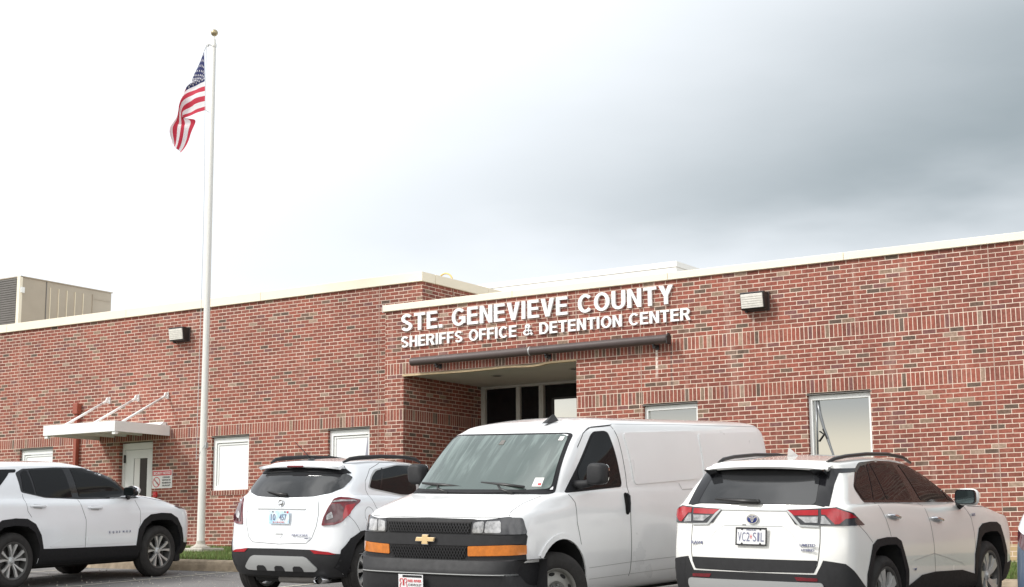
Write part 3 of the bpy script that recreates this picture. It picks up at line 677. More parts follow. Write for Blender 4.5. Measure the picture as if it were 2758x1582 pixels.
hal = [(-.14, -.05, 9.04), (-.12, -.07, 8.2), (-.10, -.08, 7.6), (-.06, -.09, 6.6), (-.05, -.09, 5.4), (-.055, -.09, 4), (-.065, -.09, 2.6), (-.072, -.09, 1.5), (.07, -.04, 1.75)]
MB().tube(hal, .005, 5).tube([(.052, -.02, 9.0), (.075, -.03, 7.5), (.07, -.04, 5), (.078, -.04, 1.8)], .004, 5).obj('halyard', M['silver'], t)
MB().box(.064, .09, -.03, .03, 1.70, 1.80).obj('cleat', M['silver'], t)

# ---- flag hanging in folds: a cloth grid, stripes and canton by face, stars sewn on
GX = [0, .2, .4, .6, .8, 1]; GV = [0, .27, .54, .77, 1]
CP = [[(545, 285), (549, 430), (552, 580), (556, 720), (560, 862)], [(462, 462), (484, 545), (492, 612), (462, 760), (436, 905)], [(384, 640), (408, 632), (402, 680), (372, 830), (330, 950)],
      [(300, 800), (368, 800), (338, 890), (318, 985), (402, 950)], [(232, 960), (300, 965), (268, 1050), (330, 1030), (372, 1110)], [(214, 1125), (238, 1150), (252, 1200), (270, 1238), (288, 1276)]]
DP = [[0, 0, 0, 0, 0], [.02, -.02, .0, -.03, .0], [.10, -.05, -.09, -.06, .02], [.16, .06, -.10, -.02, .10], [.18, .06, -.10, .0, .08], [.12, .04, -.05, .0, .06]]
def px2w(x, y, d):
    X, Y = 400+x/3.64, 60+y/3.64
    v = fv+r2*((X-1379)/4300)-u2*((Y-791)/4300)
    p = v*((20.5)/v.y)
    return p+Vector((.2, .98, 0))*d-FP
def cr(a, b, c, d, t): return a*1.+(0) if False else (b*2+(c-a)*t+(a*2-b*5+c*4-d)*t*t+(b*3-a-c*3+d)*t*t*t)*.5
P = [[px2w(*CP[i][j], DP[i][j]) for j in range(5)] for i in range(6)]
def samp(u, v):
    def loc(q, G):
        k = max(i for i in range(len(G)-1) if q >= G[i]-1e-9); return k, (q-G[k])/(G[k+1]-G[k])
    i, s = loc(min(u, 1), GX); j, t_ = loc(min(v, 1), GV)
    def row(ii):
        ii = max(0, min(5, ii)); g_ = P[ii]; h = lambda k: g_[max(0, min(4, k))]
        return cr(h(j-1), h(j), h(j+1), h(j+2), t_)
    p = cr(row(i-1), row(i), row(i+1), row(i+2), s)
    return p+Vector((.10, .98, 0))*(.022*math.sin(u*19+v*3)+.014*math.sin(v*21+u*8))*min(1, u*4)
NU, NV = 76, 52
V = [samp(i/NU, j/NV) for i in range(NU+1) for j in range(NV+1)]
F = []; fm = []
for i in range(NU):
    for j in range(NV):
        F.append((i*(NV+1)+j, (i+1)*(NV+1)+j, (i+1)*(NV+1)+j+1, i*(NV+1)+j+1))
        fm.append(2 if (i/NU < .4 and j < 28) else (0 if (j//4) % 2 == 0 else 1))
def cloth(name, c):
    m = mat(name, c, .75); nt = m.node_tree; b = nt.nodes['Principled BSDF']; g = G(nt)
    tr = g.n('ShaderNodeBsdfTranslucent'); tr.inputs[0].default_value = (*c, 1); mx = g.n('ShaderNodeMixShader'); mx.inputs[0].default_value = .4
    nt.links.new(b.outputs[0], mx.inputs[1]); nt.links.new(tr.outputs[0], mx.inputs[2]); nt.links.new(mx.outputs[0], nt.nodes['Material Output'].inputs[0]); return m
fw = cloth('flag_white', (.82, .80, .82))
ft = root('flag', FP, 'red white and blue striped flag with stars hanging limp from the pole', 'flag')
fo = mk('cloth', V, F, None, ft, smooth=True, mats=[cloth('flag_red', (.56, .04, .075)), fw, cloth('flag_navy', (.02, .028, .12))], fm=fm)
mb = MB()
for r_ in range(9):
    for c_ in range(6 if r_ % 2 == 0 else 5):
        u_ = (.033*(1+2*c_) if r_ % 2 == 0 else .033*(2+2*c_)); v_ = .0538*(1+r_)
        pc = samp(u_, v_); du = (samp(u_+.006, v_)-samp(u_-.006, v_)).normalized(); dv = (samp(u_, v_+.006)-samp(u_, v_-.006)).normalized()
        nrm = du.cross(dv).normalized(); 
        for sgn in (1, -1):
            q = pc+nrm*.004*sgn; pts = []
            for k in range(10):
                a = PI/2+k*PI/5; rr_ = .027 if k % 2 == 0 else .011
                pts.append(q+du*math.cos(a)*rr_-dv*math.sin(a)*rr_)
            mb.add([q]+pts, [(0, 1+k, 1+(k+1) % 10) for k in range(10)])
mb.obj('stars', fw, fo, fix=False)
mb = MB(); mb.tube([px2w(545, 285, 0), px2w(556, 262, 0), px2w(570, 232, 0)], .006, 5).tube([px2w(560, 862, 0), px2w(578, 875, 0), px2w(596, 884, 0)], .008, 6).obj('snap_hook', M['silver'], ft)
VANQ = (-9.31, 13.703, -0.6111, -1.6101, -0.0557, -0.0355)
RAVQ = (-6.27, 14.7363, -0.6369, 1.5057, 0.060, 0.0381)
ENCQ = (-12.62, 15.1809, -0.3555, 1.6061, 0.0504, 0.0323)
EQXQ = (-17.7537, 13.989, -0.2574, 1.6217, 0.0518, 0.025)
# ================================================================== VEHICLES
def pose(q):
    X, Y, Z, a, t, r = q
    fx = Vector((math.cos(a)*math.cos(t), math.sin(a)*math.cos(t), math.sin(t))); l = Vector((-math.sin(a), math.cos(a), 0)); u = fx.cross(l)
    l2 = l*math.cos(r)+u*math.sin(r); u_ = fx.cross(l2)
    return Matrix(((fx.x, l2.x, u_.x, X), (fx.y, l2.y, u_.y, Y), (fx.z, l2.z, u_.z, Z), (0, 0, 0, 1)))
def itp(x, T):
    """smooth (monotone cubic) interpolation through [(x, v), ...]"""
    if isinstance(T, (int, float)): return T
    if x <= T[0][0]: return T[0][1]
    if x >= T[-1][0]: return T[-1][1]
    n = len(T); d = [(T[i+1][1]-T[i][1])/(T[i+1][0]-T[i][0]) for i in range(n-1)]
    m = [d[0]]+[0 if d[i-1]*d[i] <= 0 else 2*d[i-1]*d[i]/(d[i-1]+d[i]) for i in range(1, n-1)]+[d[-1]]
    for i in range(n-1):
        if x <= T[i+1][0]:
            h = T[i+1][0]-T[i][0]; t = (x-T[i][0])/h
            return (2*t**3-3*t*t+1)*T[i][1]+(t**3-2*t*t+t)*h*m[i]+(-2*t**3+3*t*t)*T[i+1][1]+(t**3-t*t)*h*m[i+1]
NQ, NS = 12, 44
def ring(xr, dr, xf, df, W, Z, nr=3., nf=3., cr_=0., cf=0.):
    """plan outline at one level, right half from rear centre to front centre"""
    out = []; wr = itp(xr+dr, W); wf = itp(xf-df, W)
    for k in range(NQ):
        t = PI/2*k/NQ; y = wr*math.sin(t)**(2/nr); x = xr+dr*(1-math.cos(t)**(2/nr)); out.append((x, y, itp(x, Z)+cr_*(1-(y/wr)**2)))
    for k in range(NS+1):
        x = xr+dr+(xf-df-xr-dr)*k/NS; out.append((x, itp(x, W), itp(x, Z)))
    for k in range(NQ-1, -1, -1):
        t = PI/2*k/NQ; y = wf*math.sin(t)**(2/nf); x = xf-df*(1-math.cos(t)**(2/nf)); out.append((x, y, itp(x, Z)+cf*(1-(y/wf)**2)))
    return out
def crm(a, b, c, d, t): return tuple(.5*(2*q+(r_-p)*t+(2*p-5*q+4*r_-s)*t*t+(3*q-p-3*r_+s)*t**3) for p, q, r_, s in zip(a, b, c, d))
def blade(p, q, t, r): return None
class Car:
    def __init__(s, name, q, label, cat, rings, paint, group=None, sub=4):
        s.mw = pose(q); s.root = root(name, (0, 0, 0), label, cat, group, s.mw)
        grp = []; cur = []
        for r_ in rings:
            sharp = isinstance(r_, tuple) and r_[0] == 'S'
            rr_ = r_[1] if sharp else r_
            cur.append(rr_)
            if sharp: grp.append(cur); cur = [rr_]
        grp.append(cur); rows = []
        for gi, g_ in enumerate(grp):
            for i in range(len(g_)-1):
                a, b, c, d = g_[max(i-1, 0)], g_[i], g_[i+1], g_[min(i+2, len(g_)-1)]
                if i == 0: a = [tuple(2*x-y for x, y in zip(p, q_)) for p, q_ in zip(b, c)]
                if i == len(g_)-2: d = [tuple(2*y-x for x, y in zip(p, q_)) for p, q_ in zip(b, c)]
                for k in range(sub): rows.append([crm(p0, p1, p2, p3, k/sub) for p0, p1, p2, p3 in zip(a, b, c, d)])
        rows.append(grp[-1][-1])
        n = len(rows[0]); V = []; idx = []
        for r_ in rows:
            base = len(V); rt = [(x, -y, z) for x, y, z in r_]; lf_ = [(x, y, z) for x, y, z in r_[1:-1]]
            V += rt+lf_[::-1]; idx.append(list(range(base, base+len(rt)+len(lf_))))
        F = []; m_ = len(idx[0])
        for i in range(len(rows)-1):
            for k in range(m_): F.append((idx[i][k], idx[i][(k+1) % m_], idx[i+1][(k+1) % m_], idx[i+1][k]))
        # close bottom and top by bridging right to left
        for row, fl in ((idx[0], 1), (idx[-1], 0)):
            for k in range(n-1):
                a, b = row[k], row[k+1]; c = row[(m_-k-1) % m_ if k+1 < n-1 else n-1]; d = row[(m_-k) % m_] if k else row[0]
                f = [a, b, c, d]; f = [v for i_, v in enumerate(f) if v not in f[:i_]]
                if len(f) > 2: F.append(tuple(f[::-1] if fl else f))
        bm = bmesh.new(); vv = [bm.verts.new(v) for v in V]
        for f in F:
            try: bm.faces.new([vv[i] for i in f])
            except ValueError: pass
        bmesh.ops.remove_doubles(bm, verts=bm.verts, dist=.0004); bmesh.ops.recalc_face_normals(bm, faces=bm.faces)
        s.bvh = BVHTree.FromBMesh(bm)
        me = bpy.data.meshes.new('body'); bm.to_mesh(me); bm.free(); me.materials.append(paint)
        s.body = bpy.data.objects.new('body', me); COL.objects.link(s.body); s.body.parent = s.root
    def cut(s, polys, y0=.52):
        for poly in polys:
            mb = MB(); mb.prism(poly, (y0, 1.4)); mb.prism(poly, (-1.4, -y0))
            c = mb.obj('cut', M['liner']); md = s.body.modifiers.new('b', 'BOOLEAN'); md.operation = 'DIFFERENCE'; md.object = c; md.solver = 'EXACT'; md.material_mode = 'TRANSFER'
            s.body.parent = None
            dg = bpy.context.evaluated_depsgraph_get(); dg.update(); me = bpy.data.meshes.new_from_object(s.body.evaluated_get(dg))
            s.body.modifiers.clear(); s.body.data = me; bpy.data.objects.remove(c); s.body.parent = s.root
    def finish(s, ang=.5, zb=.31):
        me = s.body.data; ks = [i for i, q in enumerate(me.materials) if q == M['liner']]
        if not ks: me.materials.append(M['liner']); ks = [len(me.materials)-1]
        bm = bmesh.new(); bm.from_mesh(me)
        for f in bm.faces:
            f.smooth = True
            if f.calc_center_median().z < zb: f.material_index = ks[0]
        for e in bm.edges:
            if len(e.link_faces) == 2 and e.calc_face_angle(0) > ang: e.smooth = False
        bm.to_mesh(s.body.data); bm.free()
        s.body.data.update()
    def hit(s, p, d):
        """p approx 3-D point, d inward unit direction; returns point and normal on the body"""
        h = s.bvh.ray_cast(p-d*4, d)
        if h[0] is None:
            h = s.bvh.find_nearest(p)
        return h[0], h[1]
    def patch(s, name, pts, d, m, off=.004, depth=.014, rad=0, step=.05, parent=None, mirror=False, hole=None, smooth=True, flat=False):
        outs = []
        for sg in ((1, -1) if mirror else (1,)):
            D = Vector((d[0], d[1]*sg, d[2])).normalized(); P3 = [Vector((p[0], p[1]*sg, p[2])) for p in pts]
            h = Vector((0, 0, 1)).cross(D); h = h.normalized() if h.length > 1e-3 else Vector((0, 1, 0)); v = D.cross(h).normalized()
            P = [(p.dot(h), p.dot(v)) for p in P3]
            if rad: P = roundp(P, rad)
            n_ = max(1, step*.7); B_ = []
            for i in range(len(P)):
                a, b = P[i], P[(i+1) % len(P)]; l = math.dist(a, b); k = max(1, int(l/(step*.7)))
                B_ += [(a[0]+(b[0]-a[0])*t/k, a[1]+(b[1]-a[1])*t/k) for t in range(k)]
            x0, x1 = min(p[0] for p in B_), max(p[0] for p in B_); y0, y1 = min(p[1] for p in B_), max(p[1] for p in B_)
            I = []
            for i in range(1, int((x1-x0)/step)+1):
                for j in range(1, int((y1-y0)/step)+1):
                    q = (x0+i*step+(.5*step if j % 2 else 0), y0+j*step)
                    if inside(q, B_) and min(segd(q, B_[k], B_[(k+1) % len(B_)]) for k in range(len(B_))) > step*.35: I.append(q)
            n = len(B_)
            r_ = delaunay_2d_cdt([Vector(p) for p in B_+I], [], [list(range(n))], 1, 1e-5)
            vs2, fs = r_[0], r_[2]
            top = []; nor = []
            for p in vs2:
                o = h*p.x+v*p.y; q, nn_ = s.hit(o, D)
                if flat: nn_ = -D
                top.append(q+nn_*off); nor.append(nn_)
            # boundary edges
            ec = {}
            for f in fs:
                for i in range(len(f)):
                    a, b = f[i], f[(i+1) % len(f)]; ec[(min(a, b), max(a, b))] = ec.get((min(a, b), max(a, b)), 0)+1
            bnd = [e for e, c in ec.items() if c == 1]; V = list(top); F = [tuple(f) for f in fs]
            mp_ = {}
            for a, b in bnd:
                for q in (a, b):
                    if q not in mp_:
                        mp_[q] = (len(V), len(V)+1); V.append(top[q]); V.append(top[q]-nor[q]*depth)
                F.append((mp_[a][0], mp_[b][0], mp_[b][1], mp_[a][1]))
            bm = bmesh.new(); vv = [bm.verts.new(q) for q in V]
            for f in F:
                try: bm.faces.new([vv[i] for i in f])
                except ValueError: pass
            # orient outwards
            nt_ = len(fs)
            bm.faces.ensure_lookup_table()
            for i, f in enumerate(bm.faces):
                f.normal_update()
                if i < nt_ and f.normal.dot(-D) < 0: f.normal_flip()
                f.smooth = smooth and i < nt_
            me = bpy.data.meshes.new(name); bm.to_mesh(me); bm.free(); me.materials.append(m)
            o = bpy.data.objects.new(name, me); COL.objects.link(o)
            par = parent if parent is not None else s.root
            if isinstance(par, (list, tuple)): par = par[0 if sg == 1 else 1]
            o.parent = par; outs.append(o)
        return outs if mirror else outs[0]
    def seam(s, name, pts, d, wd=.007, m=None, mirror=False, off=.0012, parent=None, closed=False):
        outs = []
        for sg in ((1, -1) if mirror else (1,)):
            D = Vector((d[0], d[1]*sg, d[2])).normalized(); P = [Vector((p[0], p[1]*sg, p[2])) for p in pts]
            if closed: P = P+[P[0]]
            Q = []
            for i in range(len(P)-1):
                k = max(1, int((P[i+1]-P[i]).length/.03)); Q += [P[i].lerp(P[i+1], t/k) for t in range(k)]
            Q.append(P[-1]); H = [s.hit(q, D) for q in Q]; V = []; F = []
            for i, (q, nn_) in enumerate(H):
                tg = (H[min(i+1, len(H)-1)][0]-H[max(i-1, 0)][0]); sd_ = tg.cross(nn_)
                if sd_.length < 1e-6: sd_ = Vector((0, 0, 1))
                sd_.normalize(); V += [q+nn_*off+sd_*wd/2, q+nn_*(off+.0006), q+nn_*off-sd_*wd/2]
            for i in range(len(H)-1): F += [(3*i, 3*i+3, 3*i+4, 3*i+1), (3*i+1, 3*i+4, 3*i+5, 3*i+2)]
            o = mk(name, V, F, m or M['seam'], parent if parent is not None else s.root, smooth=True); outs.append(o)
        return outs
    def wheel(s, x, y, r, wd, style, side, z=None, steer=0, rimr=None):
        """side -1 = right. outer face looks along side*y"""
        z = r if z is None else z; rr = rimr or r*.66
        e = bpy.data.objects.new('wheel', None); COL.objects.link(e); e.parent = s.root; e.location = (x, y, z); e.rotation_euler = (0, 0, steer+(0 if side < 0 else PI)); e.empty_display_size = .2
        h = wd/2; k = .012
        # outer face towards -y in wheel space
        prof = [(rr-.012, -h+.035), (rr+.006, -h+.012), (rr+.02, -h+.004), (rr+.05, -h-.004), (rr+(r-rr)*.6, -h-.002), (r-.03, -h+.012), (r-.012, -h+.028)]
        tr = [-.34, -.30, -.14, -.11, .11, .14, .30, .34]
        pr2 = [(r-.012, -h+.028)]
        for q, t in enumerate(tr): pr2.append((r-(.0 if (q//1) % 2 == 0 else .0), t*wd))
        for a, b in ((-.30, -.28), (-.12, -.10), (.10, .12), (.28, .30)): prof += [(r-.002, a*wd-.001), (r-.010, a*wd+.002), (r-.010, b*wd-.002), (r-.002, b*wd+.001)]
        prof += [(r-.012, h-.028), (r-.03, h-.012), (rr+(r-rr)*.6, h+.002), (rr+.02, h-.004), (rr-.012, h-.03)]
        MB().lathe(prof, 64, 'y').obj('tyre', M['rubber'], e, smooth=.7)
        rm = M['rim']
        if style == 'steel':
            rm = M['steelrim']; mb = MB()
            mb.lathe([(rr-.002, h-.02), (rr-.02, -h+.06), (rr-.012, -h+.02), (rr+.004, -h+.004), (rr+.008, -h+.010)], 56, 'y').obj('rim', rm, e, smooth=.6)
            face = [(0, -h+.060), (.072, -h+.062), (.085, -h+.046), (.105, -h+.020), (.13, -h+.022), (rr-.055, -h+.05), (rr-.016, -h+.062)]
            MB().lathe(face, 56, 'y').obj('wheel_disc', rm, e, smooth=.7)
            V = MB()
            for q in range(8):
                a = 2*PI*q/8+.2; cx_, cz_ = math.cos(a)*(rr-.05), math.sin(a)*(rr-.05)
                pl = [(cx_+math.cos(a)*.018*math.cos(t)-math.sin(a)*.032*math.sin(t), cz_+math.sin(a)*.018*math.cos(t)+math.cos(a)*.032*math.sin(t)) for t in [2*PI*i/16 for i in range(16)]]
                V.prism(pl, (-h+.022+.018, -h+.075))
            V.obj('vent_hole', M['liner'], e)
            V = MB()
            for q in range(8): a = 2*PI*q/8+.5; V.lathe([(0, -h+.012), (.010, -h+.012), (.014, -h+.026), (.014, -h+.055)], 8, 'y', (math.cos(a)*.068, 0, math.sin(a)*.068))
            V.lathe([(0, -h-.0), (.034, -h+.002), (.042, -h+.02), (.046, -h+.055)], 20, 'y').obj('hub_nuts', M['chrome'], e, smooth=.6)
            return e
        MB().lathe([(rr-.004, h-.02), (rr-.03, h-.03), (rr-.035, -h+.07), (rr-.022, -h+.04), (rr-.018, -h+.016), (rr-.004, -h+.005), (rr+.008, -h+.004), (rr+.010, -h+.012), (rr, -h+.02)], 64, 'y').obj('rim', M['rimd'] if style != 'multi' else M['silver'], e, smooth=.6)
        MB().lathe([(0, -h+.10), (rr-.05, -h+.10), (rr-.05, -h+.11)], 40, 'y').obj('brake_disc', M['rimd'], e, smooth=.7)
        def spoke(a, w0, w1, r0, r1, y0, y1, mb, twist=0, th=.03):
            pts = []
            for rad_, w_, yy_ in ((r0, w0, y0), ((r0+r1)/2, (w0+w1)/2*.85, (y0+y1)/2-.006), (r1, w1, y1)):
                aa = a+twist*(rad_-r0)/(r1-r0)
                c, s_ = math.cos(aa), math.sin(aa)
                for sgn in (-1, 1): pts.append((c*rad_-s_*w_*sgn, yy_, s_*rad_+c*w_*sgn))
            bk = [(p[0], p[1]+th, p[2]) for p in pts]; V = pts+bk
            mb.add(V, [(0, 1, 3, 2), (2, 3, 5, 4), (6, 8, 9, 7), (8, 10, 11, 9), (0, 2, 8, 6), (2, 4, 10, 8), (1, 7, 9, 3), (3, 9, 11, 5), (4, 5, 11, 10), (0, 6, 7, 1)])
        mb, md_ = MB(), MB()
        if style == 'ten':      # five pairs of flared spokes
            for q in range(5):
                a = 2*PI*q/5+.31
                for t in (-.16, .16): spoke(a+t*.75, .008, .020, .045, rr-.018, -h+.038, -h+.014, mb, t*1.0)
                spoke(a, .03, .075, .04, rr-.02, -h+.062, -h+.05, md_)
        elif style == 'five':   # five broad twisted blades with dark inserts
            for q in range(5):
                a = 2*PI*q/5+.28
                spoke(a, .022, .052, .04, rr-.015, -h+.045, -h+.012, mb, .30); spoke(a+.30, .012, .040, .05, rr-.015, -h+.05, -h+.022, mb, .34)
                spoke(a-.1, .03, .07, .04, rr-.02, -h+.07, -h+.055, md_)
        else:
            for q in range(10): spoke(2*PI*q/10, .014, .022, .05, rr-.015, -h+.035, -h+.012, mb)
        mb.obj('spokes', M['rim'] if style != 'multi' else M['silver'], e); md_.F and md_.obj('spoke_inserts', M['rimd'], e)
        MB().lathe([(0, -h+.018), (.028, -h+.02), (.034, -h+.03), (.06, -h+.045), (.062, -h+.08)], 28, 'y').obj('hub_cap', M['silver'], e, smooth=.7)
        return e
def roundp(P, r_):
    out = []; n = len(P)
    for i in range(n):
        a, b, c = (Vector(P[i-1]), Vector(P[i]), Vector(P[(i+1) % n])); la, lc = (a-b).length, (c-b).length
        r = min(r_ if not isinstance(r_, (list, tuple)) else r_[i], la*.48, lc*.48)
        if r < 1e-4: out.append(tuple(b)); continue
        p, q = b+(a-b).normalized()*r, b+(c-b).normalized()*r
        for t in (0, .25, .5, .75, 1): out.append(tuple(p*(1-t)**2+b*2*t*(1-t)+q*t*t))
    return out
def inside(q, P):
    c = False; n = len(P)
    for i in range(n):
        (x1, y1), (x2, y2) = P[i], P[i-1]
        if (y1 > q[1]) != (y2 > q[1]) and q[0] < (x2-x1)*(q[1]-y1)/(y2-y1)+x1: c = not c
    return c
def segd(q, a, b):
    vx, vy = b[0]-a[0], b[1]-a[1]; L2 = vx*vx+vy*vy or 1e-9; t = max(0, min(1, ((q[0]-a[0])*vx+(q[1]-a[1])*vy)/L2))
    return math.hypot(q[0]-a[0]-t*vx, q[1]-a[1]-t*vy)
def arch(cx_, r, zb=.18, n=18, sq=2.0, top=None):
    return [(cx_+r*math.copysign(abs(math.cos(a))**(2/sq), math.cos(a)), zb if k in (0, n) else max(zb, (top[0] if top else 0)+((top[1]-top[0]) if top else r)*abs(math.sin(a))**(2/sq))) for k, a in enumerate([PI*k/n for k in range(n+1)])]
RT, LF, RR, FR, TP = (0, 1, 0), (0, -1, 0), (1, 0, 0), (-1, 0, 0), (0, 0, -1)
def sp(pts, y=-.9): return [(x, y, z) for x, z in pts]
def rp(pts, x=-1): return [(x, y, z) for y, z in pts]

# ---------------------------------------------------------------- cargo van (x forward from the front axle)
van = Car('cargo_van', VANQ, 'white panel van facing the camera with black grille, gold badge and grey bumper', 'van', [
    ring(-4.68, .15, .55, .35, .80, .30), ring(-4.81, .12, .70, .35, .90, .34), ring(-4.85, .10, .80, .38, .965, .46), ring(-4.87, .10, .84, .40, .995, .62), ring(-4.87, .10, .86, .42, 1.005, .85),
    ring(-4.86, .10, .85, .45, [(-4.7, .99), (-.5, .995), (.3, .985), (.86, .95)], [(-4.7, 1.10), (-.6, 1.14), (.3, 1.13), (.85, 1.08)]),
    ('S', ring(-4.85, .10, .80, .50, [(-4.7, .98), (-.5, .98), (.2, .94), (.8, .90)], [(-4.7, 1.24), (-.6, 1.26), (.2, 1.24), (.8, 1.135)], nf=3.6, cf=.012)),
    ring(-4.84, .10, .56, .50, [(-4.7, .975), (-.5, .965), (.2, .90), (.8, .85)], [(-4.7, 1.31), (-.6, 1.33), (.0, 1.31), (.56, 1.225)], nf=2.8, cf=.02),
    ('S', ring(-4.83, .10, .16, .36, [(-4.7, .965), (-.5, .945), (-.2, .905)], [(-4.7, 1.37), (-.6, 1.375), (.16, 1.335)], nf=2.6, cf=-.0)),
    ring(-4.79, .10, -.20, .26, [(-4.7, .94), (-1.2, .93), (-.5, .87)], 1.66, nf=3.2), ring(-4.77, .10, -.47, .22, [(-4.7, .90), (-1.3, .89), (-.8, .82)], [(-4.6, 1.91), (-.5, 1.90)], nf=3.4),
    ring(-4.75, .12, -.60, .24, [(-4.7, .86), (-1.3, .85), (-.8, .78)], [(-4.6, 2.02), (-1.4, 2.01), (-.6, 1.97)], nf=3.2), ring(-4.71, .16, -.72, .28, [(-4.6, .76), (-1.2, .76), (-.8, .68)], [(-4.5, 2.09), (-1.4, 2.08), (-.72, 2.025)], nf=3),
    ring(-4.65, .25, -.84, .35, .45, [(-4.4, 2.13), (-1.5, 2.125), (-.84, 2.065)]), ring(-4.63, .3, -.88, .4, .02, [(-4.4, 2.145), (-1.5, 2.14), (-.88, 2.08)])], M['vvan'])
# ---------------------------------------------------------------- right-hand SUV, nose-in (x forward from the rear axle)
def suv_a(name, q, label, paint): return Car(name, q, label, 'car', [
    ring(-.74, .25, 3.40, .5, .80, .24), ring(-.86, .25, 3.55, .5, .88, .30), ring(-.93, .26, 3.62, .5, .915, .45), ring(-.95, .26, 3.64, .5, .925, .62),
    ring(-.945, .25, 3.64, .5, .925, .80), ring(-.92, .24, 3.60, .5, [(-.9, .92), (1, .915), (2.7, .92), (3.6, .86)], .97),
    ring(-.90, .22, 3.48, .55, [(-.9, .915), (1, .90), (2.4, .91), (3.4, .84)], [(-.9, 1.12), (1.5, 1.07), (2.7, 1.06), (3.48, .96)], nf=2.6),
    ring(-.885, .20, 3.10, .7, [(-.9, .895), (1, .875), (2.2, .875), (3.0, .76)], [(-.9, 1.20), (0, 1.21), (1.6, 1.14), (2.2, 1.15), (3.10, 1.075)], nf=2.4),
    ('S', ring(-.865, .20, 2.38, .42, [(-.9, .86), (.5, .83), (1.9, .80)], [(-.9, 1.245), (.3, 1.225), (1.6, 1.175), (2.38, 1.195)], nf=2.4)),
    ring(-.74, .20, 1.92, .42, [(-.8, .80), (.5, .765), (1.6, .725)], [(-.7, 1.40), (1.9, 1.385)], nf=2.6), ring(-.60, .18, 1.52, .42, [(-.7, .70), (.5, .69), (1.2, .66)], [(-.6, 1.555), (.3, 1.575), (1.52, 1.53)], nf=2.8),
    ring(-.60, .16, 1.34, .42, [(-.7, .64), (.5, .63), (1.0, .60)], [(-.6, 1.605), (.3, 1.64), (.9, 1.625), (1.34, 1.585)]), ring(-.58, .2, 1.2, .4, .45, [(-.58, 1.635), (.3, 1.67), (1.2, 1.625)]), ring(-.56, .25, 1.12, .4, .02, [(-.56, 1.645), (.3, 1.69), (1.12, 1.64)])], paint)
# ---------------------------------------------------------------- compact SUV seen from behind
def suv_b(name, q, label, paint): return Car(name, q, label, 'car', [
    ring(-.62, .3, 3.25, .5, .72, .24), ring(-.74, .3, 3.38, .5, .82, .29), ring(-.82, .32, 3.46, .5, .865, .42), ring(-.845, .34, 3.48, .5, .882, .58),
    ring(-.83, .35, 3.47, .5, .887, .78), ring(-.815, .36, 3.42, .5, [(-.8, .885), (1, .875), (2.6, .88), (3.4, .82)], .95),
    ring(-.80, .38, 3.28, .55, [(-.8, .86), (1, .86), (2.4, .86), (3.3, .80)], [(-.8, 1.10), (1.5, 1.05), (2.5, 1.02), (3.28, .90)], nf=2.6, nr=2.6),
    ring(-.765, .36, 2.9, .6, [(-.8, .82), (1, .83), (2.2, .82), (2.9, .70)], [(-.8, 1.19), (0, 1.17), (1.6, 1.11), (2.9, 1.0)], nf=2.4, nr=2.6),
    ('S', ring(-.73, .36, 2.25, .42, [(-.8, .785), (.5, .79), (1.7, .76)], [(-.75, 1.235), (.3, 1.20), (1.6, 1.15), (2.25, 1.16)], nf=2.4, nr=2.5)),
    ring(-.60, .34, 1.82, .40, [(-.7, .74), (.5, .74), (1.4, .70)], 1.39, nf=2.6, nr=2.5), ring(-.47, .30, 1.46, .40, [(-.5, .655), (.5, .67), (1.1, .64)], [(-.45, 1.515), (.3, 1.54), (1.46, 1.50)], nr=2.6),
    ring(-.46, .25, 1.3, .40, [(-.5, .58), (.5, .60), (1.0, .57)], [(-.45, 1.575), (.3, 1.61), (1.3, 1.57)], nr=2.6), ring(-.42, .25, 1.2, .4, .42, [(-.42, 1.605), (.3, 1.64), (1.2, 1.60)]), ring(-.40, .3, 1.12, .4, .02, [(-.4, 1.62), (.3, 1.655), (1.12, 1.61)])], paint)
# ---------------------------------------------------------------- boxier SUV on the left
def suv_c(name, q, label, paint): return Car(name, q, label, 'car', [
    ring(-.86, .25, 3.35, .5, .82, .26), ring(-.98, .26, 3.50, .5, .90, .31), ring(-1.03, .26, 3.58, .55, .945, .46), ring(-1.045, .26, 3.60, .55, .952, .62),
    ring(-1.04, .25, 3.60, .55, .952, .80), ring(-1.02, .24, 3.57, .6, [(-1, .94), (1, .935), (2.7, .95), (3.6, .88)], .95),
    ring(-1.0, .22, 3.46, .6, [(-1, .92), (1, .915), (2.4, .92), (3.4, .85)], [(-1, 1.10), (1.5, 1.06), (2.7, 1.05), (3.2, 1.0), (3.46, .94)], nf=2.6),
    ring(-.98, .2, 3.12, .7, [(-1, .90), (1, .885), (2.2, .885), (3.0, .80)], [(-1, 1.15), (1.6, 1.11), (2.2, 1.16), (3.12, 1.08)], nf=2.6),
    ('S', ring(-.96, .2, 2.48, .42, [(-1, .865), (.5, .85), (1.8, .83)], [(-1, 1.19), (.3, 1.165), (1.6, 1.15), (2.48, 1.21)], nf=2.4)),
    ring(-.86, .2, 2.20, .42, [(-.9, .80), (.5, .79), (1.6, .765)], [(-.8, 1.38), (2.2, 1.395)], nf=2.6), ring(-.76, .18, 1.84, .42, [(-.8, .72), (.5, .72), (1.4, .695)], [(-.7, 1.50), (.3, 1.54), (1.1, 1.545), (1.84, 1.505)]),
    ring(-.78, .16, 1.64, .42, [(-.8, .65), (.5, .66), (1.2, .64)], [(-.7, 1.565), (.3, 1.61), (1.0, 1.612), (1.64, 1.565)]), ring(-.76, .2, 1.52, .4, .45, [(-.7, 1.60), (.3, 1.65), (1.0, 1.65), (1.52, 1.605)]), ring(-.74, .25, 1.44, .4, .02, [(-.7, 1.615), (.3, 1.665), (1.0, 1.665), (1.44, 1.62)])], paint)
ra = suv_a('parked_suv', RAVQ, 'pearl white sport utility car nose-in on the right with dark roof rails', M['vwarm'])
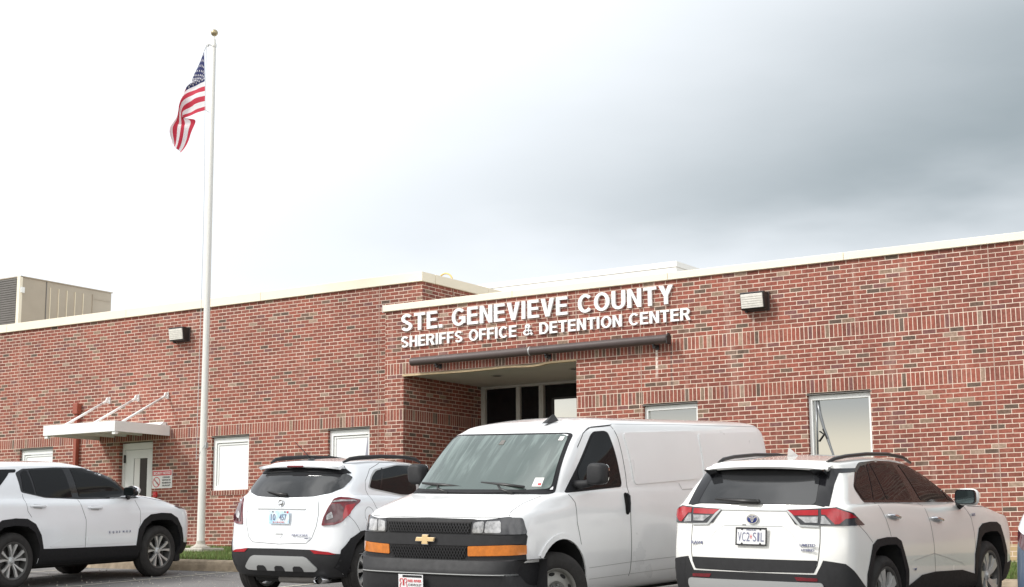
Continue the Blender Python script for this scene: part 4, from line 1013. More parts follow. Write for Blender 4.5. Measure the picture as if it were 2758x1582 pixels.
en = suv_b('parked_crossover', ENCQ, 'small white crossover seen from behind, left of the panel van, with pale blue plate', M['vwhite'])
eq = suv_c('parked_suv', EQXQ, 'white sport utility car parked at the far left, side-on with black wheel-arch trim', M['vwhite'])
def cyl_pts(c, r, n=20): return [(c[0]+r*math.cos(2*PI*k/n), c[1]+r*math.sin(2*PI*k/n)) for k in range(n)]
def rear_m(x, y, z, tilt=0): return frame_m((x, y, z), (0, -1, 0), (math.sin(tilt), 0, math.cos(tilt)))
def side_m(x, y, z): return frame_m((x, y, z), (1, 0, 0), (0, 0, 1))
def front_m(x, y, z, tilt=0): return frame_m((x, y, z), (0, 1, 0), (-math.sin(tilt), 0, math.cos(tilt)))
def sweep(name, m, par, path, prof, smooth=.6):
    """path: list of (x,y,nx,ny); prof: list of (outset, z)"""
    V = []; F = []; n = len(prof)
    for x, y, nx, ny in path:
        for o, z in prof: V.append((x+nx*o, y+ny*o, z))
    for i in range(len(path)-1):
        for j in range(n-1): F.append((i*n+j, (i+1)*n+j, (i+1)*n+j+1, i*n+j+1))
    F += [tuple(range(n)), tuple((len(path)-1)*n+k for k in range(n))]
    mb = MB(); mb.add(V, F); return mb.obj(name, m, par, smooth=smooth)
def se_path(xf, df, w, n_, xs=None, N_=16, sgn=1):
    """super-elliptic end path; sgn=1 front, -1 rear"""
    P = []
    for k in range(-N_, N_+1):
        t = PI/2*k/N_; y = -w*math.copysign(abs(math.sin(t))**(2/n_), math.sin(t)); x = xf-df*(1-max(0, math.cos(t))**(2/n_)); P.append((x*1., y))
    if xs is not None: P = [(xs, P[0][1])]+P+[(xs, P[-1][1])]
    out = []
    for i, p in enumerate(P):
        a, b = P[max(i-1, 0)], P[min(i+1, len(P)-1)]; tx, ty = b[0]-a[0], b[1]-a[1]; l = math.hypot(tx, ty); out.append((p[0]*sgn if sgn < 0 else p[0], p[1], ty/l*-1*(-1 if sgn > 0 else 1)*-1, tx/l*-1))
    return out
def plate(car, x, y, z, mface, frame_m_, mat4, name='licence_plate', fr=True):
    o = MB().box(-.1525, .1525, -.076, .076, 0, .004).obj(name, mface, car.root, bev=.0015); o.matrix_local = mat4
    if fr:
        f = MB().box(-.16, .16, .068, .083, -.001, .009).box(-.16, .16, -.083, -.070, -.001, .009).box(-.16, -.150, -.070, .068, -.001, .009).box(.150, .16, -.070, .068, -.001, .009).obj('plate_frame', M['gplast'], o)
    return o
def onpl(o, s, x, y, size, m, wd=None, name='plate_text', cap=None, bold=0):
    return text(name, s, size, m, o, Matrix.Translation((x, y, .006)), depth=.0008, bold=bold, width=wd, cap=cap)
def handle(car, x0, x1, z0, z1, m, mirror=True, y=.95):
    for sg in (-1, 1):
        p = Vector(((x0+x1)/2, sg*y, (z0+z1)/2)); h = car.hit(p, Vector((0, -sg, 0)))[0]
        yy = h.y+sg*.030
        o = MB().tube([(x0, h.y-sg*.004, z0), (x0+.03, yy, z0+.002), ((x0+x1)/2, yy+sg*.006, (z0+z1)/2+.004), (x1-.04, yy, z1+.001), (x1, h.y-sg*.004, z1)], [.013, .015, .017, .016, .014], 10).obj('door_handle', m, car.root, smooth=True)
        car.patch('handle_cup', [(x0+.05, sg*y, z0-.035), (x1-.06, sg*y, z1-.035), (x1-.06, sg*y, z1+.025), (x0+.05, sg*y, z0+.025)], (0, -sg, 0), M['silver'], off=.0015, rad=.03, depth=.004, parent=o)
def mirror_pod(car, x, y, z, m, glassm, sx=.09, sy=.13, sz=.085, arm=None):
    for sg in (-1, 1):
        V = []; F = []; N_, K = 16, 9
        for i in range(K):
            t = i/(K-1); f = math.sin(PI*(.12+.80*t))**.55; xx = x+sx*(.5-t)*-1*-1
            for k in range(N_):
                a = 2*PI*k/N_; ca, sa = math.cos(a), math.sin(a); e = .62
                V.append((x+sx*(t-.35), sg*(y+math.copysign(abs(ca)**e, ca)*sy*f), z+math.copysign(abs(sa)**e, sa)*sz*f))
        for i in range(K-1):
            for k in range(N_): F.append((i*N_+k, i*N_+(k+1) % N_, (i+1)*N_+(k+1) % N_, (i+1)*N_+k))
        F += [tuple(range(N_)), tuple((K-1)*N_+k for k in range(N_))]
        mb = MB(); mb.add(V, F); o = mb.obj('door_mirror', m, car.root, smooth=.9)
        xb = x-sx*.35-.002
        pl = roundp([(sg*(y-sy*.80), z-sz*.72), (sg*(y+sy*.78), z-sz*.66), (sg*(y+sy*.76), z+sz*.74), (sg*(y-sy*.72), z+sz*.76)], .04); pk = [(sg*y+(a_-sg*y)*1.14, z+(b_-z)*1.16) for a_, b_ in pl]; MB().prism(pk, (xb-.001, xb+.03), ax=0).obj('mirror_bezel', M['gloss'], o)
        MB().prism(pl, (xb-.006, xb+.01), ax=0).obj('mirror_glass', glassm, o)
        h = car.hit(Vector((arm[0], sg*2, arm[1])), Vector((0, -sg, 0)))[0]
        MB().tube([(arm[0], h.y-sg*.02, arm[1]), ((arm[0]*.4+x*.6), (h.y+sg*y)/2, (arm[1]+z-sz*.4)/2), (x+sx*.1, sg*(y-sy*.3), z-sz*.45)], [.04, .028, .03], 10).obj('mirror_arm', M['plast'], o, smooth=True)
def arch_trim(car, cx_, out, inn, m, w_=.01, name='wheel_arch_trim'):
    pts = [(cx_+x, z) for x, z in out]+[(cx_+x, z) for x, z in inn[::-1]]
    return car.patch(name, sp(pts, -.95), RT, m, off=w_, depth=.04, mirror=True, step=.045)
MGD = mat('mirror_dark_teal', (.16, .20, .20), .05, metal=1.)
MG = MATS['silvered_reflective_pane']

# =============================================================== right-hand SUV
def dress_a(c, wh, full=True):
    ot = [(-.475, .44), (-.47, .60), (-.33, .86), (-.22, .905), (0, .915), (.20, .905), (.31, .865), (.47, .58), (.475, .42)]
    it = [(-.40, .30), (-.395, .55), (-.285, .79), (-.19, .835), (0, .845), (.19, .835), (.28, .79), (.395, .55), (.40, .30)]
    for x in (0, 2.69): c.cut([[(x+a, b) for a, b in [(-.40, .15)]+it+[(.40, .15)]]])
    c.finish()
    for x in (0, 2.69): arch_trim(c, x, [(a, b+(.03 if x else 0)) for a, b in ot], it, M['plast'])
    for x in (0, 2.69):
        for sd in (-1, 1): c.wheel(x, sd*.795, .371, .235, 'five', sd, rimr=.262)
    # side glass
    c.patch('window_surround', sp([(-.44, 1.385), (-.33, 1.245), (.9, 1.205), (2.02, 1.175), (1.80, 1.34), (1.50, 1.485), (1.15, 1.575), (.75, 1.612), (.35, 1.625), (-.04, 1.612), (-.19, 1.555)]), RT, M['gloss'], off=.003, depth=.006, rad=.05, mirror=True)
    gl = lambda pts: c.patch('side_window', sp(pts), RT, M['glass'], off=.007, depth=.008, rad=.03, mirror=True)
    gl([(-.41, 1.39), (-.31, 1.268), (-.12, 1.262), (.06, 1.585), (-.03, 1.585), (-.17, 1.53)])
    gl([(-.09, 1.26), (.20, 1.255), (.15, 1.595), (.10, 1.595)])
    gl([(.235, 1.255), (.88, 1.225), (.74, 1.590), (.35, 1.603), (.18, 1.600)])
    gl([(.89, 1.580), (1.10, 1.220), (1.82, 1.195), (1.72, 1.34), (1.44, 1.475), (1.12, 1.557)])
    gl([(1.85, 1.195), (1.96, 1.192), (1.77, 1.33)])
    c.seam('waist_trim', sp([(-.33, 1.240), (.9, 1.200), (2.0, 1.17)]), RT, .010, M['silver'], mirror=True, off=.004)
    # rear black-framed screen
    c.patch('rear_surround', rp([(-.705, 1.215), (-.60, 1.238), (.60, 1.238), (.705, 1.215), (.66, 1.565), (-.66, 1.565)]), RR, M['gloss'], off=.003, depth=.006, rad=.03)
    c.patch('rear_window', rp([(-.61, 1.240), (.61, 1.240), (.565, 1.47), (.52, 1.535), (-.52, 1.535), (-.565, 1.47)]), RR, M['rglass'], off=.007, depth=.008, rad=.04)
    c.patch('pillar_stripe', [(-.56, -.69, 1.562), (-.17, -.71, 1.560), (-.20, -.72, 1.525), (-.56, -.70, 1.520)], (.25, 1, 0), M['gloss'], off=.004, depth=.006, mirror=True)
    c.patch('corner_surround', [(-.56, -.55, 1.558), (-.50, -.705, 1.562), (-.66, -.715, 1.42), (-.82, -.735, 1.225), (-.86, -.63, 1.232)], (1, .45, 0), M['gloss'], off=.0045, depth=.006, mirror=True, step=.04)
    # spoiler
    V = []; F = []; yy = [-.64+1.28*k/20 for k in range(21)]
    for y in yy:
        q = 1-abs(y/.64)**3*.10; V += [(-.44, y*.98, 1.632-.03*abs(y/.64)**2), (-.62, y, 1.612-.035*abs(y/.64)**2), (-.735+.10*abs(y/.64)**3, y, 1.585-.03*abs(y/.64)**2), (-.72+.10*abs(y/.64)**3, y, 1.568-.03*abs(y/.64)**2), (-.60, y*.97, 1.560-.02*abs(y/.64)**2), (-.44, y*.95, 1.58)]
    for i in range(20):
        for k in range(6): F.append((i*6+k, i*6+(k+1) % 6, (i+1)*6+(k+1) % 6, (i+1)*6+k))
    F += [tuple(range(6)), tuple(120+k for k in range(6))]
    mb = MB(); mb.add(V, F); s = mb.obj('roof_spoiler', wh, c.root, smooth=.7)
    MB().box(-.722, -.716, -.13, .13, 1.571, 1.583).obj('high_brake_lamp', M['tail'], s)
    for sg in (-1, 1): MB().prism([(-.60, 1.50), (-.72, 1.555), (-.60, 1.562)], (sg*.50, sg*.62)).obj('spoiler_fin', M['gloss'], s)
    # wiper
    MB().tube([(-.905, -.05, 1.262), (-.90, .10, 1.266), (-.885, .40, 1.285)], [.022, .024, .010], 8).lathe([(0, -.03), (.022, -.028), (.024, .0)], 12, 'x', (-.885, -.05, 1.262)).obj('rear_wiper', M['black'], c.root, smooth=True)
    # lamps, wrapping the corners
    D = (1, .42, 0)
    lamp = c.patch('tail_lamp', [(-.89, -.33, 1.192), (-.86, -.64, 1.205), (-.80, -.80, 1.215), (-.70, -.905, 1.165), (-.50, -.92, 1.050), (-.70, -.905, 1.052), (-.88, -.66, 1.055), (-.90, -.43, 1.062)], D, M['lampdark'], off=.010, depth=.03, mirror=True)
    c.patch('red_bar', [(-.89, -.36, 1.185), (-.86, -.645, 1.193), (-.86, -.645, 1.145), (-.89, -.42, 1.142)], D, M['tailb'], off=.016, depth=.01, parent=lamp, mirror=True)
    c.patch('clear_strip', [(-.89, -.455, 1.130), (-.86, -.645, 1.133), (-.88, -.645, 1.078), (-.89, -.53, 1.078)], D, M['clear'], off=.016, depth=.01, parent=lamp, mirror=True)
    c.patch('clear_strip', [(-.86, -.675, 1.14), (-.85, -.70, 1.14), (-.84, -.76, 1.065), (-.88, -.675, 1.07)], D, M['clear'], off=.016, depth=.01, parent=lamp, mirror=True)
    c.patch('red_bar', [(-.86, -.675, 1.196), (-.81, -.79, 1.204), (-.73, -.885, 1.165), (-.66, -.915, 1.12), (-.76, -.86, 1.115), (-.80, -.82, 1.068), (-.83, -.79, 1.066), (-.85, -.71, 1.15), (-.86, -.675, 1.152)], D, M['tailb'], off=.016, depth=.01, parent=lamp, mirror=True)
    c.patch('chrome_trim', rp([(-.335, 1.186), (-.37, 1.186), (-.485, 1.058), (-.655, 1.052), (-.655, 1.036), (-.475, 1.042)]), RR, M['silver'], off=.014, depth=.015, mirror=True, step=.03)
    c.patch('chrome_trim', rp([(-.34, 1.192), (.34, 1.192), (.34, 1.180), (-.34, 1.180)]), RR, M['silver'], off=.010, depth=.01, step=.04)
    # tailgate edge and seams
    c.seam('tailgate_seam', rp([(-.665, 1.05), (-.668, .90), (-.660, .78), (-.645, .70), (-.61, .635), (0, .625), (.61, .635), (.645, .70), (.660, .78), (.668, .90), (.665, 1.05)]), RR, .008)
    c.seam('tailgate_crease', rp([(-.30, 1.042), (0, 1.040), (.30, 1.042)]), RR, .010, M['silver'])
    c.seam('tailgate_crease', rp([(-.30, 1.042), (-.40, .98), (-.46, .89)]), RR, .004, M['silver'], mirror=True)
    c.seam('bumper_seam', [(-.60, -.93, 1.05), (-.45, -.93, .97), (-.32, -.93, .88)], RT, .005, mirror=True)
    # lower black cladding
    c.patch('tailgate_cladding', rp([(-.652, .742), (.652, .742), (.615, .632), (-.615, .632)]), RR, M['gplast'], off=.006, rad=.02, depth=.012)
    c.patch('bumper_cladding', rp([(-.70, .745), (-.675, .69), (-.635, .617), (.635, .617), (.675, .69), (.70, .745), (.745, .735), (.79, .64), (.80, .26), (-.80, .26), (-.79, .64), (-.745, .735)]), RR, M['gplast'], off=.008, depth=.03)
    c.patch('side_cladding', [(-.90, -.72, .742), (-.82, -.86, .715), (-.62, -.92, .56), (-.46, -.92, .455), (-.46, -.9, .27), (-.7, -.86, .27), (-.86, -.76, .27)], (.45, 1, 0), M['gplast'], off=.009, depth=.03, mirror=True)
    c.patch('bumper_reflector', rp([(-.43, .592), (-.645, .585), (-.645, .558), (-.45, .558)]), RR, M['tail'], off=.013, depth=.01, rad=.01, mirror=True)
    c.patch('skid_plate', rp([(-.69, .545), (.69, .545), (.70, .48), (.62, .34), (-.62, .34), (-.70, .48)]), RR, M['silver'], off=.022, depth=.03, rad=.03)
    c.patch('sill_cladding', sp([(.44, .42), (.60, .455), (.80, .51), (1.14, .52), (1.86, .49), (2.20, .43), (2.28, .42), (2.28, .24), (.42, .24)]), RT, M['plast'], off=.010, depth=.03, mirror=True)
    c.patch('front_cladding', [(3.08, -.93, .47), (3.35, -.85, .50), (3.35, -.8, .26), (3.06, -.9, .26)], (-.3, 1, 0), M['plast'], off=.010, depth=.03, mirror=True)
    c.seam('door_crease', sp([(.62, .66), (1.12, .70), (1.86, .56), (1.93, .525)]), RT, .006, M['silver'], mirror=True)
    # door seams, handles
    c.seam('door_seam', sp([(-.10, 1.24), (.02, 1.08), (.08, .97), (.10, .915)]), RT, .006, mirror=True)
    c.seam('door_seam', sp([(.99, 1.20), (1.08, 1.0), (1.12, .8), (1.14, .52)]), RT, .007, mirror=True)
    c.seam('door_seam', sp([(2.02, 1.15), (2.17, 1.0), (2.22, .85), (2.26, .55)]), RT, .006, mirror=True)
    c.seam('hood_seam', sp([(2.15, 1.13), (2.7, 1.10), (3.1, 1.03), (3.3, .97)]), RT, .006, mirror=True)
    handle(c, .05, .33, 1.112, 1.085, M['chrome']); handle(c, 1.10, 1.38, 1.045, 1.018, M['chrome'])
    # rails
    for sg in (-1, 1):
        P = [(-.50, .575, 1.622), (-.38, .59, 1.652), (-.15, .60, 1.674), (.3, .605, 1.690), (.8, .60, 1.684), (1.20, .59, 1.650), (1.42, .58, 1.592)]
        MB().tube([(x, sg*y, z) for x, y, z in P], [.014, .019, .019, .019, .019, .019, .014], 10).obj('roof_rail', M['black'], c.root, smooth=True)
    # fin
    MB().add([(-.18, 0, 1.665), (.02, .028, 1.675), (.02, -.028, 1.675), (-.16, 0, 1.755), (-.12, 0, 1.757)], [(0, 1, 4, 3), (0, 3, 4, 2), (1, 2, 4), (0, 2, 1)]).obj('antenna_fin', wh, c.root, bev=.004)
    if not full: return
    pl = plate(c, 0, 0, 0, M['platew'], None, rear_m(-.947, 0, .945, .10))
    for q, x in zip('VC2', (-.135, -.092, -.048)): onpl(pl, q, x, -.044, .09, M['platei'], wd=.034, cap=.082)
    for q, x in zip('S1L', (.020, .066, .100)): onpl(pl, q, x, -.044, .09, M['platei'], wd=.034 if q != '1' else .02, cap=.082)
    onpl(pl, 'H', -.009, -.022, .05, M['signr'], wd=.018, cap=.04); onpl(pl, 'MISSOURI', -.05, .052, .02, M['platei'], wd=.10)
    for x in (-.095, .095):
        for y in (-.066, .066): MB().lathe([(0, 0.009), (.009, .008), (.01, .004)], 10, 'z', (x, y, 0)).obj('plate_screw', M['black'], pl)
    # emblem: three ovals on a navy ground
    e = MB().lathe([(.0, .004), (.05, .003), (.054, 0)], 28, 'z').obj('badge', M['bluem'], c.root, smooth=True); e.matrix_local = rear_m(-.918, 0, 1.105, .05) @ Matrix.Diagonal((1.12, .84, 1, 1))
    def oval(a, b, cy, th=.0075, n=32):
        V = []; F = []
        for k in range(n):
            t = 2*PI*k/n
            for r_ in (0, th): V.append(((a-r_)*math.cos(t), cy+(b-r_*.9)*math.sin(t), .0065))
        for k in range(n): F.append((2*k, 2*((k+1) % n), 2*((k+1) % n)+1, 2*k+1))
        return V, F
    for a, b, cy in ((.054, .054, 0), (.034, .019, .024), (.013, .042, .006)):
        m_ = MB(); m_.add(*oval(a, b, cy)); m_.obj('badge_ring', M['chrome'], e)
    def bt(s, y, z, w_, cap, m=M['platei'], x=-.93): text('badge_text', s, .05, m, c.root, rear_m(x, y, z, .04), depth=.003, width=w_, cap=cap, bold=.0012)
    bt('RAV4', .655, .862, .125, .030, x=-.925); bt('LIMITED', -.485, .868, .155, .024, x=-.935); bt('HYBRID', -.50, .825, .13, .020, x=-.94)
    text('badge_text', 'XLE', .05, M['platei'], c.root, side_m(2.17, -.925, 1.025), depth=.002, width=.10, cap=.028)
    text('badge_text', 'HV', .05, M['bluem'], c.root, side_m(.60, -.935, .565), depth=.002, width=.045, cap=.022)
    mirror_pod(c, 1.80, 1.02, 1.235, wh, MGD, sx=.15, sy=.125, sz=.090, arm=(1.93, 1.13))
    c.seam('hatch_line', rp([(0.07, 1.047), (.11, 1.047)]), RR, .012, M['black'])
    MB().tube([(-.12, .30, .30), (-.95, .30, .30)], .03, 8).obj('exhaust', M['louvre'], c.root)
dress_a(ra, M['vwarm'])
# =============================================================== small crossover (rear view)
c = en; wh = M['vwhite']
ot = [(-.52, .40), (-.50, .60), (-.40, .73), (-.22, .805), (0, .83), (.22, .80), (.38, .72), (.47, .56), (.49, .40)]
it = [(-.39, .30), (-.385, .50), (-.31, .665), (-.18, .755), (0, .78), (.18, .755), (.31, .665), (.385, .50), (.39, .30)]
for x in (-.21, 2.555): c.cut([[(x+a, b) for a, b in [(-.39, .15)]+it+[(.39, .15)]]])
c.finish()
for x in (-.21, 2.555): arch_trim(c, x, ot, it, M['plast'])
for x in (-.21, 2.555):
    for sd in (-1, 1): c.wheel(x, sd*.765, .347, .215, 'multi', sd, rimr=.245)
c.patch('window_surround', sp([(-.14, 1.30), (-.05, 1.275), (.5, 1.195), (1.9, 1.155), (2.08, 1.165), (1.75, 1.40), (1.40, 1.515), (1.0, 1.575), (.6, 1.575), (.10, 1.515), (-.02, 1.44)]), RT, M['silver'], off=.003, depth=.006, rad=.05, mirror=True)
for pts in ([(-.11, 1.305), (-.03, 1.288), (.5, 1.212), (.86, 1.195), (.93, 1.558), (.6, 1.560), (.13, 1.500), (.0, 1.43)], [(.93, 1.193), (1.90, 1.170), (2.02, 1.178), (1.72, 1.39), (1.38, 1.500), (1.0, 1.558)]):
    c.patch('side_window', sp(pts), RT, M['glass'], off=.007, depth=.008, rad=.04, mirror=True)
c.seam('window_bar', sp([(.10, 1.285), (.26, 1.53)]), RT, .018, M['gloss'], off=.009, mirror=True)
c.seam('door_seam', sp([(.30, 1.60), (.02, 1.52), (-.16, 1.38), (-.19, 1.28), (-.10, 1.07), (.10, .95), (.28, .84)]), RT, .006, mirror=True)
c.seam('roof_seam', sp([(.30, 1.598), (.8, 1.61), (1.3, 1.58)]), RT, .006, mirror=True)
c.seam('door_seam', sp([(.90, 1.19), (.97, 1.0), (.98, .5)]), RT, .006, mirror=True)
c.seam('bumper_seam', sp([(-.62, .99), (-.50, .87), (-.40, .75)]), RT, .005, mirror=True)
c.seam('fuel_flap', sp(cyl_pts((-.25, .99), .090, 24)), (0, 1, 0), .005, closed=True)
c.seam('roof_joint', [(-.35, -.66, 1.44), (-.36, -.62, 1.50), (-.34, -.57, 1.56)], (.8, .8, 0), .005, mirror=True)
# rear glass with lip
gp = [(-.47, .43, 1.488), (-.47, 0, 1.495), (-.45, -.43, 1.488), (-.36, -.64, 1.462), (-.34, -.705, 1.425), (-.38, -.71, 1.375), (-.50, -.69, 1.30), (-.62, -.60, 1.245), (-.72, -.42, 1.205), (-.76, -.15, 1.193)]
gp = gp+[(x, -y, z) for x, y, z in gp[::-1] if y < -.01 and y != -.43]
c.patch('rear_window', gp, RR, M['rglass'], off=.006, depth=.01, rad=.02)
c.patch('window_lip', [(-.46, .60, 1.515), (-.47, 0, 1.532), (-.46, -.60, 1.515), (-.36, -.665, 1.470), (-.36, -.60, 1.462), (-.46, 0, 1.487), (-.36, .60, 1.462), (-.36, .665, 1.470)], RR, M['plast'], off=.014, depth=.03)
V = []; F = []; yy = [-.60+1.20*k/20 for k in range(21)]
for y in yy:
    k2 = abs(y/.60)**3; V += [(-.36, y, 1.592-.02*k2), (-.50, y, 1.578-.03*k2), (-.545+.07*k2, y, 1.560-.035*k2), (-.540+.07*k2, y, 1.545-.03*k2), (-.45, y, 1.534-.02*k2)]
for i in range(20):
    for k in range(5): F.append((i*5+k, i*5+(k+1) % 5, (i+1)*5+(k+1) % 5, (i+1)*5+k))
F += [tuple(range(5)), tuple(100+k for k in range(5))]
mb = MB(); mb.add(V, F); s = mb.obj('roof_spoiler', wh, c.root, smooth=.7)
MB().box(-.553, -.540, -.12, .12, 1.545, 1.566).obj('high_brake_lamp', M['tail'], s, bev=.004)
MB().tube([(-.775, -.06, 1.222), (-.77, .04, 1.232), (-.72, .27, 1.262)], [.022, .02, .008], 8).obj('rear_wiper', M['black'], c.root, smooth=True)
D = (1, .55, 0)
lp = [(-.66, -.665, 1.175), (-.62, -.72, 1.195), (-.52, -.79, 1.185), (-.40, -.845, 1.160), (-.42, -.85, 1.135), (-.52, -.85, 1.08), (-.62, -.845, .99), (-.68, -.80, .915), (-.72, -.73, .885), (-.78, -.585, .872), (-.765, -.60, .96), (-.73, -.63, 1.06)]
lamp = c.patch('tail_lamp', lp, D, M['tail'], off=.016, depth=.03, rad=.02, mirror=True, step=.035)
c.patch('lamp_core', [(-.71, -.66, 1.11), (-.63, -.74, 1.12), (-.62, -.78, 1.06), (-.66, -.78, .96), (-.70, -.73, .915), (-.76, -.61, .905), (-.75, -.62, .98)], D, M['smoked'], off=.021, depth=.01, rad=.02, parent=lamp, mirror=True, step=.03)
c.patch('clear_strip', [(-.74, -.635, .99), (-.71, -.68, 1.03), (-.70, -.70, .96), (-.75, -.64, .935)], D, M['clear'], off=.026, depth=.01, rad=.015, parent=lamp, mirror=True, step=.02)
c.patch('clear_strip', [(-.69, -.66, 1.135), (-.60, -.755, 1.145), (-.47, -.84, 1.142), (-.50, -.83, 1.158), (-.61, -.735, 1.163), (-.66, -.68, 1.155)], D, M['clear'], off=.024, depth=.01, parent=lamp, mirror=True, step=.02)
c.patch('red_bar', [(-.60, -.79, 1.10), (-.50, -.845, 1.12), (-.60, -.845, 1.0), (-.66, -.80, .94), (-.65, -.79, 1.0)], D, M['tailb'], off=.022, depth=.01, parent=lamp, mirror=True, step=.03)
c.seam('tailgate_seam', rp([(.50, 1.20), (.535, 1.0), (.52, .87), (.47, .73), (.40, .672), (0, .655), (-.40, .672), (-.47, .73), (-.52, .87), (-.535, 1.0), (-.50, 1.20)]), RR, .006)
c.patch('tailgate_ledge', rp([(.36, 1.066), (-.36, 1.066), (-.355, 1.054), (.355, 1.054)]), RR, M['silver'], off=.008, depth=.012)
c.seam('ledge_line', rp([(-.355, 1.06), (-.385, 1.14)]), RR, .005, M['silver'])
c.patch('pull_handle', rp(cyl_pts((-.0, .765), .045, 16)), RR, wh, off=.004, depth=.006)
c.patch('handle_slot', rp([(.05, .778), (-.05, .778), (-.05, .762), (.05, .762)]), RR, M['silver'], off=.007, depth=.006)
pl = plate(c, 0, 0, 0, M['plateb'], None, rear_m(-.836, 0, .965, .03), fr=False)
onpl(pl, '10', -.118, -.034, .08, M['platei'], wd=.068, cap=.07, bold=.001); onpl(pl, '457', .008, -.034, .08, M['platei'], wd=.105, cap=.07, bold=.001)
onpl(pl, 'ILLINOIS', -.085, -.066, .02, M['signr'], wd=.17, cap=.017)
MB().box(.115, .142, .048, .070, .004, .007).obj('plate_sticker', M['signr'], pl)
for x in (-.09, .09): MB().lathe([(0, .010), (.008, .009), (.009, .004)], 10, 'z', (x, .062, 0)).obj('plate_screw', M['black'], pl)
e = MB().lathe([(.034, .004), (.04, .010), (.046, .006), (.047, 0)], 28, 'z').obj('badge', M['chrome'], c.root, smooth=True); e.matrix_local = rear_m(-.80, 0, 1.128, .10)
MB().lathe([(0, .004), (.036, .004)], 24, 'z').obj('badge_ground', M['louvre'], e)
V = MB()
for k in (-1, 0, 1):
    a = [(-.012+k*.019, .020+k*.006), (.006+k*.019, .024+k*.006), (.006+k*.019, -.004+k*.006), (-.003+k*.019, -.020+k*.006), (-.012+k*.019, -.004+k*.006)]
    V.prism(a, (.005, .009), ax=2)
V.obj('badge_shields', M['chrome'], e)
text('badge_text', 'ENCORE', .05, M['platei'], c.root, rear_m(-.845, -.20, .752, .03), depth=.003, width=.235, cap=.022)
text('badge_text', 'AWD', .05, M['platei'], c.root, rear_m(-.845, -.385, .722, .03), depth=.003, width=.05, cap=.012)
c.patch('bumper_cladding', [(-.64, .85, .553), (-.74, .77, .555), (-.80, .66, .575), (-.83, .50, .598), (-.84, 0, .604), (-.83, -.50, .598), (-.80, -.66, .575), (-.74, -.77, .555), (-.64, -.85, .553), (-.62, -.84, .30), (-.66, -.78, .29), (-.75, 0, .285), (-.66, .78, .29), (-.62, .84, .30)], RR, M['gplast'], off=.008, depth=.03)
c.patch('side_cladding', sp([(-.72, .56), (-.66, .552), (-.63, .42), (-.63, .30), (-.72, .29)]), (.4, 1, 0), M['gplast'], off=.004, depth=.03, mirror=True)
c.patch('bumper_reflector', [(-.83, -.46, .598), (-.79, -.69, .577), (-.745, -.77, .553), (-.77, -.70, .547), (-.82, -.52, .555)], (1, .2, 0), M['tailb'], off=.014, depth=.01, mirror=True, step=.03)
c.patch('skid_plate', rp([(.37, .520), (-.37, .520), (-.42, .50), (-.535, .385), (-.50, .355), (-.40, .352), (.40, .352), (.50, .355), (.535, .385), (.42, .50)]), RR, M['silver'], off=.022, depth=.03, rad=.02)
for y in (.27, 0, -.27): c.patch('skid_notch', rp([(y+.075, .353), (y-.075, .353), (y-.065, .395), (y-.04, .412), (y+.04, .412), (y+.065, .395)]), RR, M['gplast'], off=.026, depth=.01)
MB().lathe([(.044, .0), (.051, -.01), (.056, .0), (.056, .16), (0, .16)], 20, 'x').obj('exhaust_tip', M['chrome'], c.root, smooth=.6, loc=(-.80, -.56, .255)).scale = (1, 1.25, .85)
MB().lathe([(0, .03), (.044, .03)], 16, 'x').obj('exhaust_bore', M['black'], c.root, loc=(-.80, -.56, .255))
MB().box(-.60, 1.9, -.55, .55, .20, .30).obj('underbody', M['liner'], c.root, bev=.03)
MB().tube([(-.66, -.45, .25), (-.66, .10, .25)], .05, 10).obj('muffler', M['louvre'], c.root, smooth=True)
for sg in (-1, 1):
    P = [(-.33, .545, 1.602), (-.22, .56, 1.640), (-.05, .57, 1.655), (.4, .575, 1.672), (.9, .57, 1.665), (1.15, .56, 1.64), (1.28, .55, 1.60)]
    MB().tube([(x, sg*y, z) for x, y, z in P], [.012, .024, .027, .025, .024, .024, .012], 10).obj('roof_rail', M['gplast'], c.root, smooth=True)
MB().lathe([(0, .035), (.03, .03), (.055, .0)], 14, 'z', (-.24, .0, 1.622)).tube([(-.24, 0, 1.645), (-.50, .04, 1.84)], [.006, .0035], 6).obj('antenna', M['black'], c.root, smooth=True)
mirror_pod(c, 1.85, .98, 1.20, wh, MG, sx=.15, sy=.12, sz=.085, arm=(1.85, 1.10))

# =============================================================== far-left SUV (side view)
c = eq
ot = [(-.50, .48), (-.46, .70), (-.36, .82), (-.22, .895), (0, .912), (.20, .90), (.34, .83), (.44, .68), (.49, .48), (.50, .42), (.42, .42), (-.42, .42)][:9]
it = [(-.42, .38), (-.41, .55), (-.33, .72), (-.20, .80), (0, .82), (.20, .80), (.33, .72), (.41, .55), (.42, .38)]
for x in (0, 2.73): c.cut([[(x+a, b) for a, b in [(-.42, .15)]+it+[(.42, .15)]]])
c.finish()
for x in (0, 2.73): arch_trim(c, x, ot, it, M['plast'])
for x in (0, 2.73):
    for sd in (-1, 1): c.wheel(x, sd*.815, .365, .23, 'ten', sd, rimr=.238)
c.patch('window_surround', sp([(.185, 1.245), (.60, 1.165), (1.2, 1.135), (2.22, 1.125), (2.56, 1.175), (2.36, 1.27), (2.08, 1.395), (1.76, 1.505), (1.42, 1.562), (.9, 1.57), (.30, 1.552), (.16, 1.50)]), RT, M['gloss'], off=.003, depth=.006, rad=.03, mirror=True)
c.patch('quarter_glass', sp([(-.80, 1.34), (-.20, 1.30), (.02, 1.47), (.05, 1.50), (.165, 1.505), (.19, 1.545), (-.62, 1.54)]), RT, M['glass'], off=.005, depth=.006, rad=.02, mirror=True)
